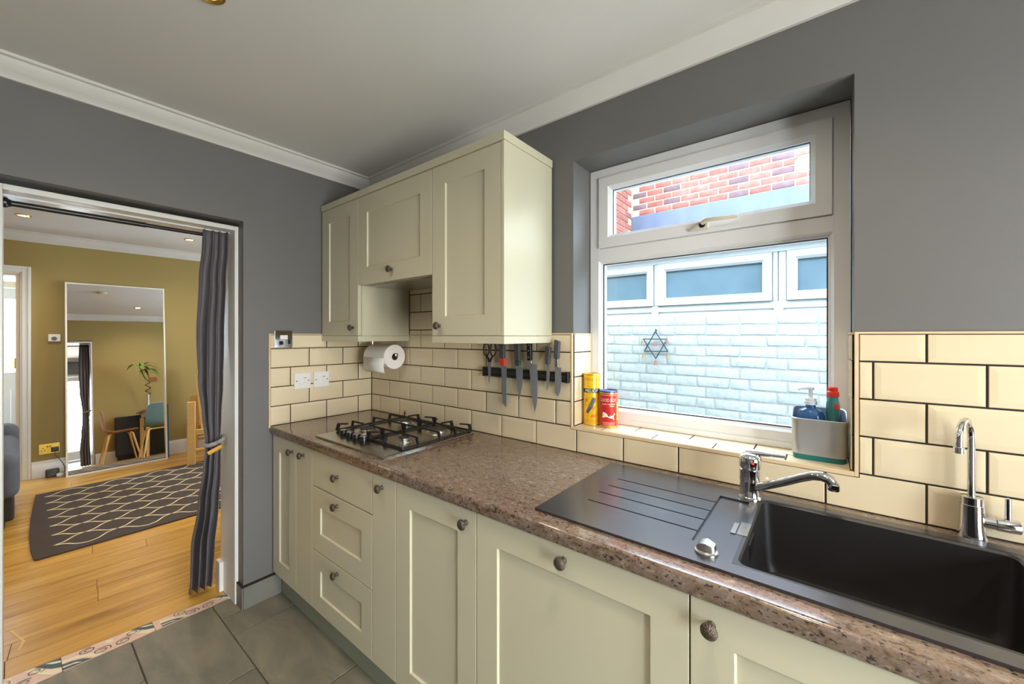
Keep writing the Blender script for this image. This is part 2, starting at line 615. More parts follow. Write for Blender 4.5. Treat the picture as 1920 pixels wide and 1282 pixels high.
for i in range(3):
    ya, yb = seams[i] + .001, seams[i + 1] - .001
    t = MB().prism([(-0.160, ya), (-0.160, yb), (wx(yb), yb), (wx(ya), ya)], 'z', -0.007, 0.0).build('threshold_tile', 'tile_pink', thr)
    z = 0.0006
    # printed motif: t runs back from the tile's far seam over 0.293 m, g from the pine side (0) to the slate side (1)
    y_e = seams[i + 1] + (0.0 if i < 2 else 0.02)
    P = 0.293

    def tg(t_, g, dz=0.0):
        y = min(max(y_e - P * t_, ya), yb)
        x0_ = wx(y) + .002
        return (x0_ + (-0.162 - x0_) * min(max(g, 0), 1), y, z + dz)

    def flat(name, polys, m_, dz):
        for pl in polys:
            pts = [tg(a, b_, dz) for a, b_ in pl]
            ys_ = [p[1] for p in pts]
            if max(ys_) - min(ys_) > .012:
                MB().add(pts, [tuple(range(len(pts)))]).build(name, m_, t)

    flat('swoosh_print', [[(0, .72), (0, 1), (.10, .95), (.20, .60), (.30, .15), (.36, 0), (.27, 0), (.20, .22), (.10, .55)],
                          [(1, .28), (1, .52), (.88, .54), (.77, .70), (.68, 1), (.58, 1), (.70, .58), (.84, .34)]], 'tile_ivory', .0002)
    flat('leaf_print', [[(0, .02), (0, .70), (.10, .52), (.19, .2), (.25, .0)], [(1, .97), (1, .56), (.90, .60), (.79, .74), (.71, 1), (.85, 1)]], 'tile_teal', .0003)
    flat('vein_print', [[(0, .22), (0, .36), (.08, .26), (.15, .06), (.10, .08)], [(1, .72), (1, .82), (.90, .84), (.80, .96), (.86, .78)]], 'tile_ivory', .0005)
    flat('star_print', [[(.455, .10), (.47, .24), (.44, .34), (.48, .32), (.50, .44), (.52, .30), (.56, .30), (.53, .20), (.54, .08), (.50, .14)]], 'tile_ivory', .0004)
    for (tc_, gc, rad, ph) in ((.24, .30, .026, .4), (.36, .70, .026, 2.2), (.60, .70, .027, 1.0), (.73, .28, .026, 2.8)):
        pth = []
        for q in range(30):
            f = q / 29
            a = ph + f * 2.9 * PI
            rr = rad * (1 - f * .72)
            c_ = tg(tc_, gc)
            x, y = c_[0] + rr * math.cos(a) * .85, c_[1] + rr * math.sin(a) * 1.15
            if ya + .003 < y < yb - .003 and wx(y) + .004 < x < -0.164:
                pth.append((x, y))
            elif len(pth) > 5:
                break
            else:
                pth = []
        if len(pth) > 5:
            ribbon(pth, 0.0036, z + .0007).build('scroll_print', 'tile_ink', t)

# ------------------------------------------------------------------ doorway lining
door_l = bpy.data.objects.new('door_1', None)
C.objects.link(door_l)
struct(door_l, 'white lined doorway to the dining room')
m = MB().box(-0.300, -0.073, -0.747, -0.730, 0, 1.972)
m.box(-0.315, -0.255, -0.765, -0.745, 0, 0.16)
m.build('jamb', 'white_gloss', door_l, bevel=.002)
MB().box(-0.300, -0.073, -1.504, -1.487, 0, 1.972).build('jamb', 'white_gloss', door_l, bevel=.002)
MB().box(-0.300, -0.073, -1.487, -0.747, 1.950, 1.972).build('door_head', 'white_gloss', door_l, bevel=.002)
MB().box(-0.19, -0.15, -1.487, -0.747, 1.944, 1.950).build('head_batten', 'white_gloss', door_l)

# slate skirting tile round the wall end
bb = struct(MB().box(-0.0075, 0.010, -0.733, -0.552, 0.0, 0.112).build('baseboard_end', 'skirting_slate', bevel=.002), 'grey slate skirting tile at the wall end')
MB().box(-0.070, 0.010, -0.7405, -0.7345, 0.0, 0.112).build('return_tile', 'skirting_slate', bb, bevel=.001)
MB().box(-0.070, 0.011, -0.741, -0.552, 0.1125, 0.117).build('grout_cap', 'grout_dark', bb)

struct(MB().box(-0.0075, 0.010, Y_BACK, -1.503, 0.0, 0.112).build('baseboard_end_2', 'skirting_slate', bevel=.002), 'grey slate skirting tile on the other side of the doorway')

# ================================================================== WALL TILES
PX, PZ, G = 0.204, 0.104, 0.0024
TILE_CACHE = {}


def tile_mesh(w, h, l, r, b, t, orient):
    """bevelled metro tile; l,r,b,t say which edges keep their bevel. back at depth 0, edge at .004, face at .008"""
    key = (round(w, 4), round(h, 4), l, r, b, t, orient)
    if key in TILE_CACHE:
        return TILE_CACHE[key]
    bev = 0.013
    il, ir, ib, it = (bev if e else 0.0005 for e in (l, r, b, t))
    tot_w, tot_h = il + ir, ib + it
    if tot_w > w * .8:
        il, ir = il * .8 * w / tot_w, ir * .8 * w / tot_w
    if tot_h > h * .8:
        ib, it = ib * .8 * h / tot_h, it * .8 * h / tot_h
    e = 0.0056
    P = []
    for z in (0.0, e):
        P += [(-w / 2, -h / 2, z), (w / 2, -h / 2, z), (w / 2, h / 2, z), (-w / 2, h / 2, z)]
    q = 0.0012
    P += [(-w / 2 + q, -h / 2 + q, e + .0012), (w / 2 - q, -h / 2 + q, e + .0012), (w / 2 - q, h / 2 - q, e + .0012), (-w / 2 + q, h / 2 - q, e + .0012)]
    P += [(-w / 2 + il + q, -h / 2 + ib + q, .008), (w / 2 - ir - q, -h / 2 + ib + q, .008), (w / 2 - ir - q, h / 2 - it - q, .008), (-w / 2 + il + q, h / 2 - it - q, .008)]

    def mp(p):
        a, b_, d = p
        return {'-y': (a, -d, b_), '+x': (d, a, b_), '-x': (-d, a, b_), '+z': (a, b_, d)}[orient]
    rings = [[mp(P[i * 4 + k]) for k in range(4)] for i in range(4)]
    me = MB().loft(rings).mesh('tile')
    TILE_CACHE[key] = me
    return me


def tile_rows(parent, orient, base, u0, u1, joints, rows, cut_u=None):
    """rows: list of (z0,z1,full_bottom,full_top,joint_offset)"""
    for (z0, z1, fb, ft, off) in rows:
        k = math.floor((u0 - off) / PX) - 1
        while True:
            a = off + k * PX
            b = a + PX
            k += 1
            if a > u1:
                break
            if b < u0:
                continue
            aa, bb_ = max(a + G, u0), min(b - G, u1)
            if bb_ - aa < 0.008:
                continue
            me = tile_mesh(bb_ - aa, z1 - z0, aa == a + G, bb_ == b - G, fb, ft, orient)
            cu, cz = (aa + bb_) / 2, (z0 + z1) / 2
            loc = {'-y': (cu, base, cz), '+x': (base, cu, cz), '-x': (base, cu, cz)}[orient]
            put('tile', me, 'tile_cream', parent, loc)


TT = 1.405


def rows_between(zmax, n, off_even, off_odd):
    out = []
    for i in range(n):
        z0, z1 = WT + PZ * i + G, WT + PZ * (i + 1) - G
        if z0 >= zmax - .01:
            break
        out.append((z0, min(z1, zmax), True, z1 <= zmax, off_even if i % 2 == 0 else off_odd))
    return out


X0J = 0.0923
rw = rows_between(TT, 5, X0J, X0J + PX / 2)
grout_w = MB().box(-0.0035, 1.4985, 0.0035, 0.0078, WT, TT + .002).box(1.4985, 2.4035, 0.0035, 0.0078, WT, 1.0135).box(2.4035, X_END - .01, 0.0035, 0.0078, WT, TT + .002)
grout_w.box(0.40, 0.996, 0.0035, 0.0078, TT + .002, 1.72)
grout_w.build('grout', 'grout_dark', wall_window)
tile_rows(wall_window, '-y', 0.008, 0.002, 1.492, 0, rw[1:])
tile_rows(wall_window, '-y', 0.008, 2.4105, 3.70, 0, rw[1:])
# bottom row runs on below the window; the two tiles at the window corners are notched
z0 = WT + G
ja, jb = X0J + 6 * PX, X0J + 11 * PX
tile_rows(wall_window, '-y', 0.008, 0.002, ja - G, 0, rw[:1])
tile_rows(wall_window, '-y', 0.008, jb + PX + G, 3.70, 0, rw[:1])
tile_rows(wall_window, '-y', 0.008, ja + PX + G, jb - G, 0, [(z0, 1.0065, True, False, X0J)])
zf = WT + PZ - G
for poly in ([(ja + G, z0), (ja + PX - G, z0), (ja + PX - G, 1.0065), (1.4925, 1.0065), (1.4925, zf), (ja + G, zf)],
             [(jb + G, z0), (jb + PX - G, z0), (jb + PX - G, zf), (2.4105, zf), (2.4105, 1.0065), (jb + G, 1.0065)]):
    MB().prism(poly, 'y', 0.0004, 0.008).build('notched_tile', 'tile_cream', wall_window, bevel=.0012)
# hood niche: rows above the cut line
niche = []
for i in range(4, 8):
    a, b = WT + PZ * i + G, WT + PZ * (i + 1) - G
    if i == 4:
        a = TT + .001
    niche.append((a, min(b, 1.70), i != 4, b <= 1.70, X0J if i % 2 == 0 else X0J + PX / 2))
tile_rows(wall_window, '-y', 0.008, 0.402, 0.995, 0, niche)
# end wall
MB().box(-0.0078, -0.0035, -0.6055, -0.004, WT, TT + .002).build('grout', 'grout_dark', wall_end)
Y0J = -0.0945
rwE = rows_between(TT, 5, Y0J, Y0J + PX / 2)
tile_rows(wall_end, '+x', -0.008, -0.6035, -0.003, 0, rwE)
# edge trims
MB().box(-0.008, 0.001, -0.6125, -0.6045, WT - .01, TT + .008).build('edge_trim', 'tile_edge_trim', wall_end, bevel=.001)
MB().box(-0.008, 0.001, -0.6045, -0.0, TT + .002, TT + .008).build('edge_trim', 'tile_edge_trim', wall_end, bevel=.001)
MB().box(-0.0, 1.502, -0.001, 0.008, TT + .002, TT + .008).build('edge_trim', 'tile_edge_trim', wall_window, bevel=.001)
MB().box(2.400, 3.70, -0.001, 0.008, TT + .002, TT + .008).build('edge_trim', 'tile_edge_trim', wall_window, bevel=.001)
MB().box(1.4945, 1.5025, -0.002, 0.008, 1.010, TT + .002).build('edge_trim', 'tile_edge_trim', wall_window, bevel=.001)
MB().box(2.3995, 2.4085, -0.002, 0.008, 1.009, TT + .002).build('edge_trim', 'tile_edge_trim', wall_window, bevel=.001)
MB().box(1.5025, 2.3995, -0.002, 0.008, 1.0085, 1.0215).build('edge_trim', 'tile_edge_trim', wall_window, bevel=.001)
# sill tiles
for y0, y1, off in ((0.010, 0.0798, 1.628), (0.0840, 0.156, 1.740)):
    k = -2
    while True:
        a = off + k * PX
        b = a + PX
        k += 1
        if a > 2.40:
            break
        aa, bb_ = max(a + .0022, 1.512), min(b - .0022, 2.391)
        if bb_ - aa < .01:
            continue
        me = MB().box(-(bb_ - aa) / 2, (bb_ - aa) / 2, -(y1 - y0) / 2, (y1 - y0) / 2, 0, .008).mesh('sill_tile')
        put('sill_tile', me, 'tile_cream', wall_window, ((aa + bb_) / 2, (y0 + y1) / 2, 1.014), bevel=.001)
MB().box(1.503, 2.3985, 0.009, 0.157, 1.0141, 1.0212).build('grout', 'grout_dark', wall_window)
# reveal tiles
zr = [1.0235, 1.121, 1.125, 1.225, 1.229, 1.329, 1.333, 1.405]
for side, xb, ori in (('l', 1.5022, '+x'), ('r', 2.3998, '-x')):
    splits = [[0.009, 0.156], [0.009, 0.058, 0.062, 0.156], [0.009, 0.100, 0.104, 0.156], [0.009, 0.156]]
    for i in range(4):
        sp = splits[i]
        for q in range(0, len(sp), 2):
            w, h = sp[q + 1] - sp[q], zr[2 * i + 1] - zr[2 * i]
            me = tile_mesh(w, h, False, False, False, False, ori)
            put('reveal_tile', me, 'tile_cream', wall_window, (xb, (sp[q] + sp[q + 1]) / 2, (zr[2 * i] + zr[2 * i + 1]) / 2))
    s = 1 if ori == '+x' else -1
    xa, xb2 = sorted((xb, xb + s * .0045))
    MB().box(xa, xb2, 0.009, 0.157, 1.0236, TT).build('grout', 'grout_dark', wall_window)
    xa, xb2 = sorted((xb, xb + s * .009))
    MB().box(xa, xb2, 0.009, 0.157, TT + .0005, TT + .007).build('edge_trim', 'tile_edge_trim', wall_window)

# ================================================================== KITCHEN WINDOW
win = bpy.data.objects.new('window_1', None)
C.objects.link(win)
struct(win, 'white plastic kitchen window with a top-hung fanlight')


def frame_ring(x0, x1, z0, z1, w, y0, y1, wb=None, wt=None, chamf=0.0):
    """rectangular frame, mitred, with a sloped inner edge when chamf"""
    wb = w if wb is None else wb
    wt = w if wt is None else wt
    o = [(x0, z0), (x1, z0), (x1, z1), (x0, z1)]
    i = [(x0 + w, z0 + wb), (x1 - w, z0 + wb), (x1 - w, z1 - wt), (x0 + w, z1 - wt)]
    c = chamf
    ic = [(x0 + w - c, z0 + wb - c), (x1 - w + c, z0 + wb - c), (x1 - w + c, z1 - wt + c), (x0 + w - c, z1 - wt + c)]
    rings = [[(p[0], y1, p[1]) for p in o], [(p[0], y0, p[1]) for p in o], [(p[0], y0, p[1]) for p in ic],
             [(p[0], y0 + c, p[1]) for p in i], [(p[0], y1, p[1]) for p in i]]
    b = MB().loft(rings, cap=(False, False))
    n = len(b.v)
    b.f += [(k, (k + 1) % 4, 16 + (k + 1) % 4, 16 + k) for k in range(4)]
    return b


FY = 0.157
FX0, FX1, FZ0, FZ1 = 1.506, 2.397, 1.0225, 2.137
TZ0, TZ1 = 1.726, 1.792
frame_ring(FX0, FX1, FZ0, FZ1, 0.047, FY, FY + .065, wb=.062, chamf=.008).build('outer_frame', 'upvc', win)
MB().prism([(FY + .008, TZ0), (FY, TZ0 + .008), (FY, TZ1 - .008), (FY + .008, TZ1), (FY + .065, TZ1), (FY + .065, TZ0)], 'x', FX0 + .040, FX1 - .040).build('transom', 'upvc', win)
s = frame_ring(FX0 + .044, FX1 - .044, TZ1 - .004, FZ1 - .040, 0.056, FY - .008, FY + .05, chamf=.014).build('sash', 'upvc', win)
frame_ring(FX0 + .098, FX1 - .098, TZ1 + .050, FZ1 - .094, 0.004, FY + .016, FY + .022).build('gasket', 'black_plastic', s)
MB().box(FX0 + .09, FX1 - .09, FY + .022, FY + .026, TZ1 + .045, FZ1 - .09).build('pane', 'clear_glass', s)
frame_ring(FX0 + .046, FX1 - .046, FZ0 + .060, TZ0 + .001, 0.010, FY + .012, FY + .05, chamf=.006).build('glazing_bead', 'upvc', win)
frame_ring(FX0 + .054, FX1 - .054, FZ0 + .068, TZ0 - .007, 0.0035, FY + .016, FY + .022).build('gasket', 'black_plastic', win)
MB().box(FX0 + .05, FX1 - .05, FY + .022, FY + .026, FZ0 + .064, TZ0 - .003).build('pane', 'clear_glass', win)
MB().box(FX0 + .01, FX1 - .01, FY - .006, FY - .0002, FZ0, FZ0 + .022).build('sill_bead', 'upvc', win, bevel=.002)
# handle
hz = TZ1 + .024
h = MB().box(1.955, 1.998, FY - .020, FY - .008, hz - .016, hz + .016).build('handle_base', 'handle_cream', win, bevel=.006, label='cream window handle with a lock button')
MB().lathe([(.0105, 0), (.0105, .004), (.006, .005)], (1.976, FY - .020, hz), (0, -1, 0), 18).build('lock_button', 'black_plastic', h, smooth=40)
MB().tube([(1.976, FY - .026, hz + .006), (1.990, FY - .034, hz + .012), (2.02, FY - .040, hz + .010), (2.06, FY - .042, hz + .007), (2.095, FY - .040, hz + .006)], [.009, .009, .0075, .0065, .005], 10).build('lever', 'handle_cream', h, smooth=60)
MB().tube([(1.965, FY - .020, hz - .004), (1.945, FY - .016, hz - .010), (1.93, FY - .012, hz - .011)], [.008, .006, .005], 8).build('tongue', 'handle_cream', h, smooth=60)

# ================================================================== GLAZED GARDEN DOOR (behind the camera, seen in the mirror)
gd = bpy.data.objects.new('door_2', None)
C.objects.link(gd)
struct(gd, 'white glazed garden door')


def yz_ring(y0, y1, z0, z1, w, x0, x1, wb=None, wt=None):
    wb = w if wb is None else wb
    wt = w if wt is None else wt
    b = MB().box(x0, x1, y0, y0 + w, z0, z1).box(x0, x1, y1 - w, y1, z0, z1)
    return b.box(x0, x1, y0 + w, y1 - w, z0, z0 + wb).box(x0, x1, y0 + w, y1 - w, z1 - wt, z1)


yz_ring(GY0 + .002, GY1 - .002, 0.002, GZ - .002, .06, X_END + .06, X_END + .13, wt=.07).build('frame', 'upvc', gd, bevel=.004)
ym = (GY0 + GY1) / 2
for a, b in ((GY0 + .064, ym - .002), (ym + .002, GY1 - .064)):
    lf = yz_ring(a, b, .066, GZ - .076, .085, X_END + .065, X_END + .12, wb=.2, wt=.1).build('leaf', 'upvc', gd, bevel=.004)
    MB().box(X_END + .09, X_END + .095, a + .08, b - .08, .26, GZ - .17).build('pane', 'clear_glass', lf)

# ================================================================== WORKTOP
wt = MB()
zt, zb = WT, WT - 0.042
prof = [(-0.56, zb), (-0.600, zb), (-0.606, zb + .003), (-0.6085, zb + .009)]
for k in range(7):
    a = PI / 2 * k / 6
    prof.append((-0.5995 - 0.009 * math.cos(a), zt - 0.009 + 0.009 * math.sin(a)))
prof.append((-0.56, zt))
SXH0, SXH1, SYH0, SYH1 = 2.160, 2.690, -0.530, -0.085
wt.prism(prof, 'x', 0.002, 3.70)
wt.box(0.002, SXH0, -0.56, -0.001, zb, zt).box(SXH1, 3.70, -0.56, -0.001, zb, zt)
wt.box(SXH0, SXH1, -0.56, SYH0, zb, zt).box(SXH0, SXH1, SYH1, -0.001, zb, zt)
tag(wt.build('worktop', 'worktop_stone', smooth=35), 'long brown mottled stone-effect kitchen worktop', 'worktop')

# ================================================================== DOORS AND CABINETS
def knob_mesh():
    prof = [(.0085, 0), (.0085, .002), (.006, .004), (.0055, .012), (.009, .015), (.0145, .018), (.0165, .022), (.0155, .026), (.011, .0295), (.005, .031), (.0005, .0313)]
    return MB().lathe(prof, (0, 0, 0), (0, -1, 0), 22).mesh('knob', 60)


KNOB = knob_mesh()


def shaker(name, x0, x1, z0, z1, yf, parent, knob=None, st=0.080, panel=True, rail=None):
    """cabinet front: framed door with a recessed panel, or a plain slab"""
    th = 0.020
    if not panel:
        d = MB().box(x0, x1, yf, yf + th, z0, z1).build(name, 'cabinet_paint', parent, bevel=.0015)
    else:
        rl = st if rail is None else rail
        s = .0028
        o = [(x0, z0), (x1, z0), (x1, z1), (x0, z1)]
        i0 = [(x0 + st, z0 + rl), (x1 - st, z0 + rl), (x1 - st, z1 - rl), (x0 + st, z1 - rl)]
        i1 = [(p[0] + (s if p[0] < (x0 + x1) / 2 else -s), p[1] + (s if p[1] < (z0 + z1) / 2 else -s)) for p in i0]
        rings = [[(p[0], yf + th, p[1]) for p in o], [(p[0], yf, p[1]) for p in o], [(p[0], yf, p[1]) for p in i0], [(p[0], yf + .007, p[1]) for p in i1], [(p[0], yf + th, p[1]) for p in i1]]
        b = MB().loft(rings, cap=(False, False))
        b.f += [(k, (k + 1) % 4, 16 + (k + 1) % 4, 16 + k) for k in range(4)]
        d = b.build(name, 'cabinet_paint', parent, bevel=.0012)
        ix0, ix1, iz0, iz1 = i1[0][0], i1[1][0], i1[0][1], i1[2][1]
        MB().box(ix0, ix1, yf + .0075, yf + .016, iz0, iz1).build('panel', 'cabinet_paint', d)
    if knob:
        put('knob', KNOB, 'pewter', d, (knob[0], yf, knob[1]))
    return d


YF = -0.595
CB0, CB1 = 0.150, zb - .001


def carcass(parent, x0, x1, y0=-0.572, y1=-0.02, z0=CB0, z1=CB1, top=True):
    b = MB().box(x0, x0 + .018, y0, y1, z0, z1).box(x1 - .018, x1, y0, y1, z0, z1)
    b.box(x0 + .018, x1 - .018, y0, y1, z0, z0 + .018).box(x0 + .018, x1 - .018, y1 - .008, y1, z0 + .018, z1)
    if top:
        b.box(x0 + .018, x1 - .018, y0, y0 + .09, z1 - .018, z1)
    return b.build('body', 'cabinet_paint', parent)


DZ0, DZ1 = 0.134, 0.869
GB = 'base units under the worktop'


def base_unit(x0, x1, label, kind, knob=None, name='base_cabinet'):
    t = thing(name, label, 'cabinet', ((x0 + x1) / 2, -0.3, 0.15), GB)
    carcass(t, x0 + .001, x1 - .001, top=(kind != 'sink'))
    g = .0016
    if kind == 'drawers':
        shaker('drawer', x0 + g, x1 - g, .7065, DZ1, YF, t, knob=(.690, .792), panel=False)
        shaker('drawer', x0 + g, x1 - g, .4115, .7015, YF, t, knob=(.690, .668), st=.077, rail=.084)
        shaker('drawer', x0 + g, x1 - g, DZ0, .4065, YF, t, knob=(.690, .375), st=.077, rail=.078)
    elif kind == 'slab':
        shaker('door', x0 + g, x1 - g, DZ0, DZ1, YF, t, knob=knob, panel=False)
    else:
        shaker('door', x0 + g, x1 - g, DZ0, DZ1, YF, t, knob=knob)
    return t


base_unit(.006, .287, 'sage cream base cabinet in the corner beside the grey wall end', 'door', (.247, .822))
base_unit(.287, .456, 'narrow plain cream pull-out left of the three drawers', 'slab', (.370, .828), 'pull_out_unit')
base_unit(.456, .956, 'cream unit of three drawers below the gas hob', 'drawers', name='drawer_unit')
base_unit(.956, 1.108, 'narrow plain cream pull-out right of the three drawers', 'slab', (1.022, .828), 'pull_out_unit')
base_unit(1.108, 1.512, 'single-door cream base cabinet between the narrow pull-out and the wide door', 'door', (1.470, .828))
base_unit(1.512, 2.116, 'wide cream appliance front with a centred knob below the drainer', 'door', (1.817, .835), 'integrated_appliance')
base_unit(2.116, 2.720, 'cream sink cabinet at the right with its knob by the left edge', 'sink', (2.157, .825))
base_unit(2.720, 3.320, 'cream base cabinet beyond the sink cabinet', 'door', (3.28, .825))
tag(MB().box(0.012, 3.70, -0.552, -0.537, 0.0, 0.149).build('plinth', 'plinth_paint', bevel=.001), 'grey-green plinth board along the cabinet bottoms', 'plinth')

# ---- wall cabinets
GW = 'wall cabinets above the hob'
UY = -0.330
UB, UT = 1.402, 2.131


def wall_unit(x0, x1, z0, label, knob, px, pz, name='wall_cabinet'):
    t = thing(name, label, 'cabinet', ((x0 + x1) / 2, -0.16, z0), GW)
    zz = z0 if z0 > 1.5 else UB
    b = MB()
    b.box(x0 + .001, x1 - .001, -0.308, -0.003, zz, zz + .018).box(x0 + .001, x1 - .001, -0.308, -0.003, UT - .018, UT)
    b.box(x0 + .001, x0 + .017, -0.308, -0.003, zz + .018, UT - .018).box(x1 - .017, x1 - .001, -0.308, -0.003, zz + .018, UT - .018)
    b.box(x0 + .017, x1 - .017, -0.012, -0.003, zz + .018, UT - .018)
    b.build('body', 'cabinet_paint', t)
    d = shaker('door', x0 + .002, x1 - .002, z0 + .001, UT - .002, UY, t, knob=knob, st=px, rail=pz)
    return t


wall_unit(0.004, 0.400, 1.402, 'cream wall cabinet in the corner, left of the cooker hood', (.353, 1.445), .083, .078)
t2 = wall_unit(0.400, 0.994, 1.668, 'short cream wall cabinet hiding the cooker hood above the hob', (.700, 1.722), .080, .088, 'hood_cabinet')
MB().box(.43, .965, -.29, -.03, 1.6645, 1.6675).build('hood_grille', 'satin_steel', t2, bevel=.001)
t3 = wall_unit(0.994, 1.386, 1.402, 'cream wall cabinet nearest the window, beside the knife rack', (1.045, 1.444), .082, .080)
MB().box(1.3865, 1.402, -0.3305, -0.003, 1.402, UT).build('end_panel', 'cabinet_paint', t3, bevel=.001)
MB().box(.986, .9935, -.308, -.003, 1.402, 1.6665).build('side_panel', 'cabinet_paint', t3)
tag(MB().box(0.003, 1.406, -0.336, -0.003, UT + .001, UT + .034).build('cornice', 'cabinet_paint', bevel=.002), 'flat cream cornice board on top of the wall cabinets', 'cornice')
tag(MB().box(0.003, 0.400, -0.330, -0.311, 1.371, 1.4005).box(0.382, 0.400, -0.311, -0.003, 1.371, 1.4005).build('light_pelmet', 'cabinet_paint', bevel=.001),
    'cream light pelmet under the corner wall cabinet, above the paper roll', 'pelmet')
tag(MB().box(0.994, 1.402, -0.330, -0.311, 1.371, 1.4005).box(1.384, 1.402, -0.311, -0.003, 1.371, 1.4005).box(.994, 1.01, -.311, -.003, 1.371, 1.4005).build('light_pelmet', 'cabinet_paint', bevel=.001),
    'cream light pelmet under the wall cabinet nearest the window', 'pelmet')

# ================================================================== SINK
sink = thing('inset_sink', 'black composite inset sink with a grooved drainer on the left', 'sink', (2.2, -0.3, WT))
BX0, BX1, BY0, BY1 = 2.192, 2.662, -0.507, -0.100
SZ = WT + .007
xs = [1.700, 1.79, 1.815, 2.088, 2.0935, 2.165, BX0 - .012, BX1 + .012, 2.722]
gy = [-0.414, -0.340, -0.273, -0.202]
ys = sorted([-0.556, BY0 - .012, -0.470, BY1 + .012, -0.142, -0.055] + [g - .0028 for g in gy] + [g + .0028 for g in gy])


def cellh(cx, cy):
    if xs[6] < cx < xs[7] and BY0 - .012 < cy < BY1 + .012:
        return None
    if 2.088 < cx < 2.165 and -0.470 < cy < -0.142:
        return SZ - (.0062 if cx < 2.0935 else .0045)
    if 1.79 < cx < 2.088:
        for g in gy:
            if abs(cy - g) < .003:
                return SZ - (.0022 if cx < 1.815 else .0042)
    return SZ


sm = MB()
H = {}
for i in range(len(xs) - 1):
    for j in range(len(ys) - 1):
        H[i, j] = cellh((xs[i] + xs[i + 1]) / 2, (ys[j] + ys[j + 1]) / 2)
ZB = WT + .0004
for (i, j), h in H.items():
    if h is None:
        continue
    x0, x1, y0, y1 = xs[i], xs[i + 1], ys[j], ys[j + 1]
    sm.add([(x0, y0, h), (x1, y0, h), (x1, y1, h), (x0, y1, h)], [(0, 1, 2, 3)])
    for di, dj, p, q in ((-1, 0, (x0, y0), (x0, y1)), (1, 0, (x1, y0), (x1, y1)), (0, -1, (x0, y0), (x1, y0)), (0, 1, (x0, y1), (x1, y1))):
        nb = H.get((i + di, j + dj), 'out')
        if nb == 'out':
            lo = ZB
        elif nb is None:
            lo = SZ - .006
        else:
            lo = nb
        if lo < h - 1e-6:
            sm.add([(p[0], p[1], lo), (q[0], q[1], lo), (q[0], q[1], h), (p[0], p[1], h)], [(0, 1, 2, 3)])
sm.build('drainer', 'black_composite', sink)
b = MB()
N = 6
outer = b.rrect(BX0 - .0135, BX1 + .0135, BY0 - .0135, BY1 + .0135, SZ - .0004, .0012, N)
rings = [outer, b.rrect(BX0 - .004, BX1 + .004, BY0 - .004, BY1 + .004, SZ - .0004, .022, N), b.rrect(BX0, BX1, BY0, BY1, SZ - .005, .022, N),
         b.rrect(BX0 + .006, BX1 - .006, BY0 + .006, BY1 - .006, WT - .16, .026, N), b.rrect(BX0 + .014, BX1 - .014, BY0 + .014, BY1 - .014, WT - .185, .03, N),
         b.rrect(BX0 + .034, BX1 - .034, BY0 + .034, BY1 - .034, WT - .197, .03, N), b.rrect(BX0 + .16, BX1 - .16, BY0 + .16, BY1 - .16, WT - .200, .02, N)]
b.loft(rings, cap=(False, True))
b.build('bowl', 'bowl_composite', sink, smooth=35)
MB().lathe([(.044, 0), (.044, .003), (.036, .004), (.03, .002)], (2.43, -.30, WT - .1995), (0, 0, 1), 28).build('waste', 'satin_steel', sink, smooth=40)
MB().box(2.152, 2.163, -.366, -.302, SZ - .0042, SZ - .002).box(2.167, 2.189, -.372, -.296, SZ + .0001, SZ + .0012).build('overflow_plate', 'brushed_steel', sink, bevel=.0004)
MB().box(BX0 + .0005, BX0 + .0025, -.372, -.296, WT - .05, WT - .012).build('overflow_grille', 'black_plastic', sink)
kn = MB().lathe([(.024, 0), (.024, .004), (.020, .006)], (2.128, -.504, SZ), (0, 0, 1), 28).build('waste_control', 'satin_steel', sink, smooth=40)
b = MB()
rings = []
for f, hh in ((-1, .012), (-.6, .021), (0, .024), (.5, .021), (.9, .019), (1, .012)):
    w = .017 * math.sqrt(max(.2, 1 - f * f * .7))
    y = -.504
    rings.append([(2.128 + f * .019, y - w, SZ + .006), (2.128 + f * .019, y + w, SZ + .006), (2.128 + f * .019, y + w * .9, SZ + hh), (2.128 + f * .019, y - w * .9, SZ + hh)])
b.loft(rings).build('grip', 'satin_steel', kn, smooth=50)

# ---- mixer tap
tap = thing('mixer_tap', 'chrome single-lever mixer tap standing behind the drainer', 'tap', (2.160, -.105, SZ))
TX, TY = 2.160, -.105
MB().lathe([(.031, 0), (.031, .004), (.028, .008), (.0265, .012), (.0255, .05), (.0255, .052), (.0265, .054), (.0265, .086), (.0235, .088)], (TX, TY, SZ), (0, 0, 1), 32).build('body', 'chrome', tap, smooth=40)
MB().lathe([(.0255, 0), (.0285, .004), (.029, .03), (.026, .038), (.016, .044), (.002, .046)], (TX, TY, SZ + .0885), (.08, 0, 1), 32).build('cartridge_cap', 'chrome', tap, smooth=40)
MB().tube([(TX - .01, TY, SZ + .128), (TX + .02, TY + .004, SZ + .134), (TX + .05, TY + .01, SZ + .134), (TX + .085, TY + .016, SZ + .134)], [.013, .009, .006, .0055], 12, 1.0).build('lever', 'chrome', tap, smooth=50)
MB().lathe([(.004, 0), (.004, .0012)], (TX + .012, TY - .0265, SZ + .110), (.4, -1, 0), 14).build('hot_cold_dot', 'red_plastic', tap)
sp = [(TX + .012, TY - .008, SZ + .036), (TX + .045, TY - .016, SZ + .052), (TX + .085, TY - .026, SZ + .074), (TX + .125, TY - .036, SZ + .098), (TX + .148, TY - .042, SZ + .110), (TX + .168, TY - .047, SZ + .114), (TX + .184, TY - .051, SZ + .110), (TX + .191, TY - .053, SZ + .100)]
MB().tube(sp, [.011, .0115, .0115, .0115, .012, .0125, .0125, .012], 18).build('spout', 'chrome', tap, smooth=60)
MB().lathe([(.0115, 0), (.013, .002), (.013, .016), (.011, .018)], (TX + .192, TY - .053, SZ + .084), (0, 0, 1), 24).build('aerator', 'chrome', tap, smooth=40)

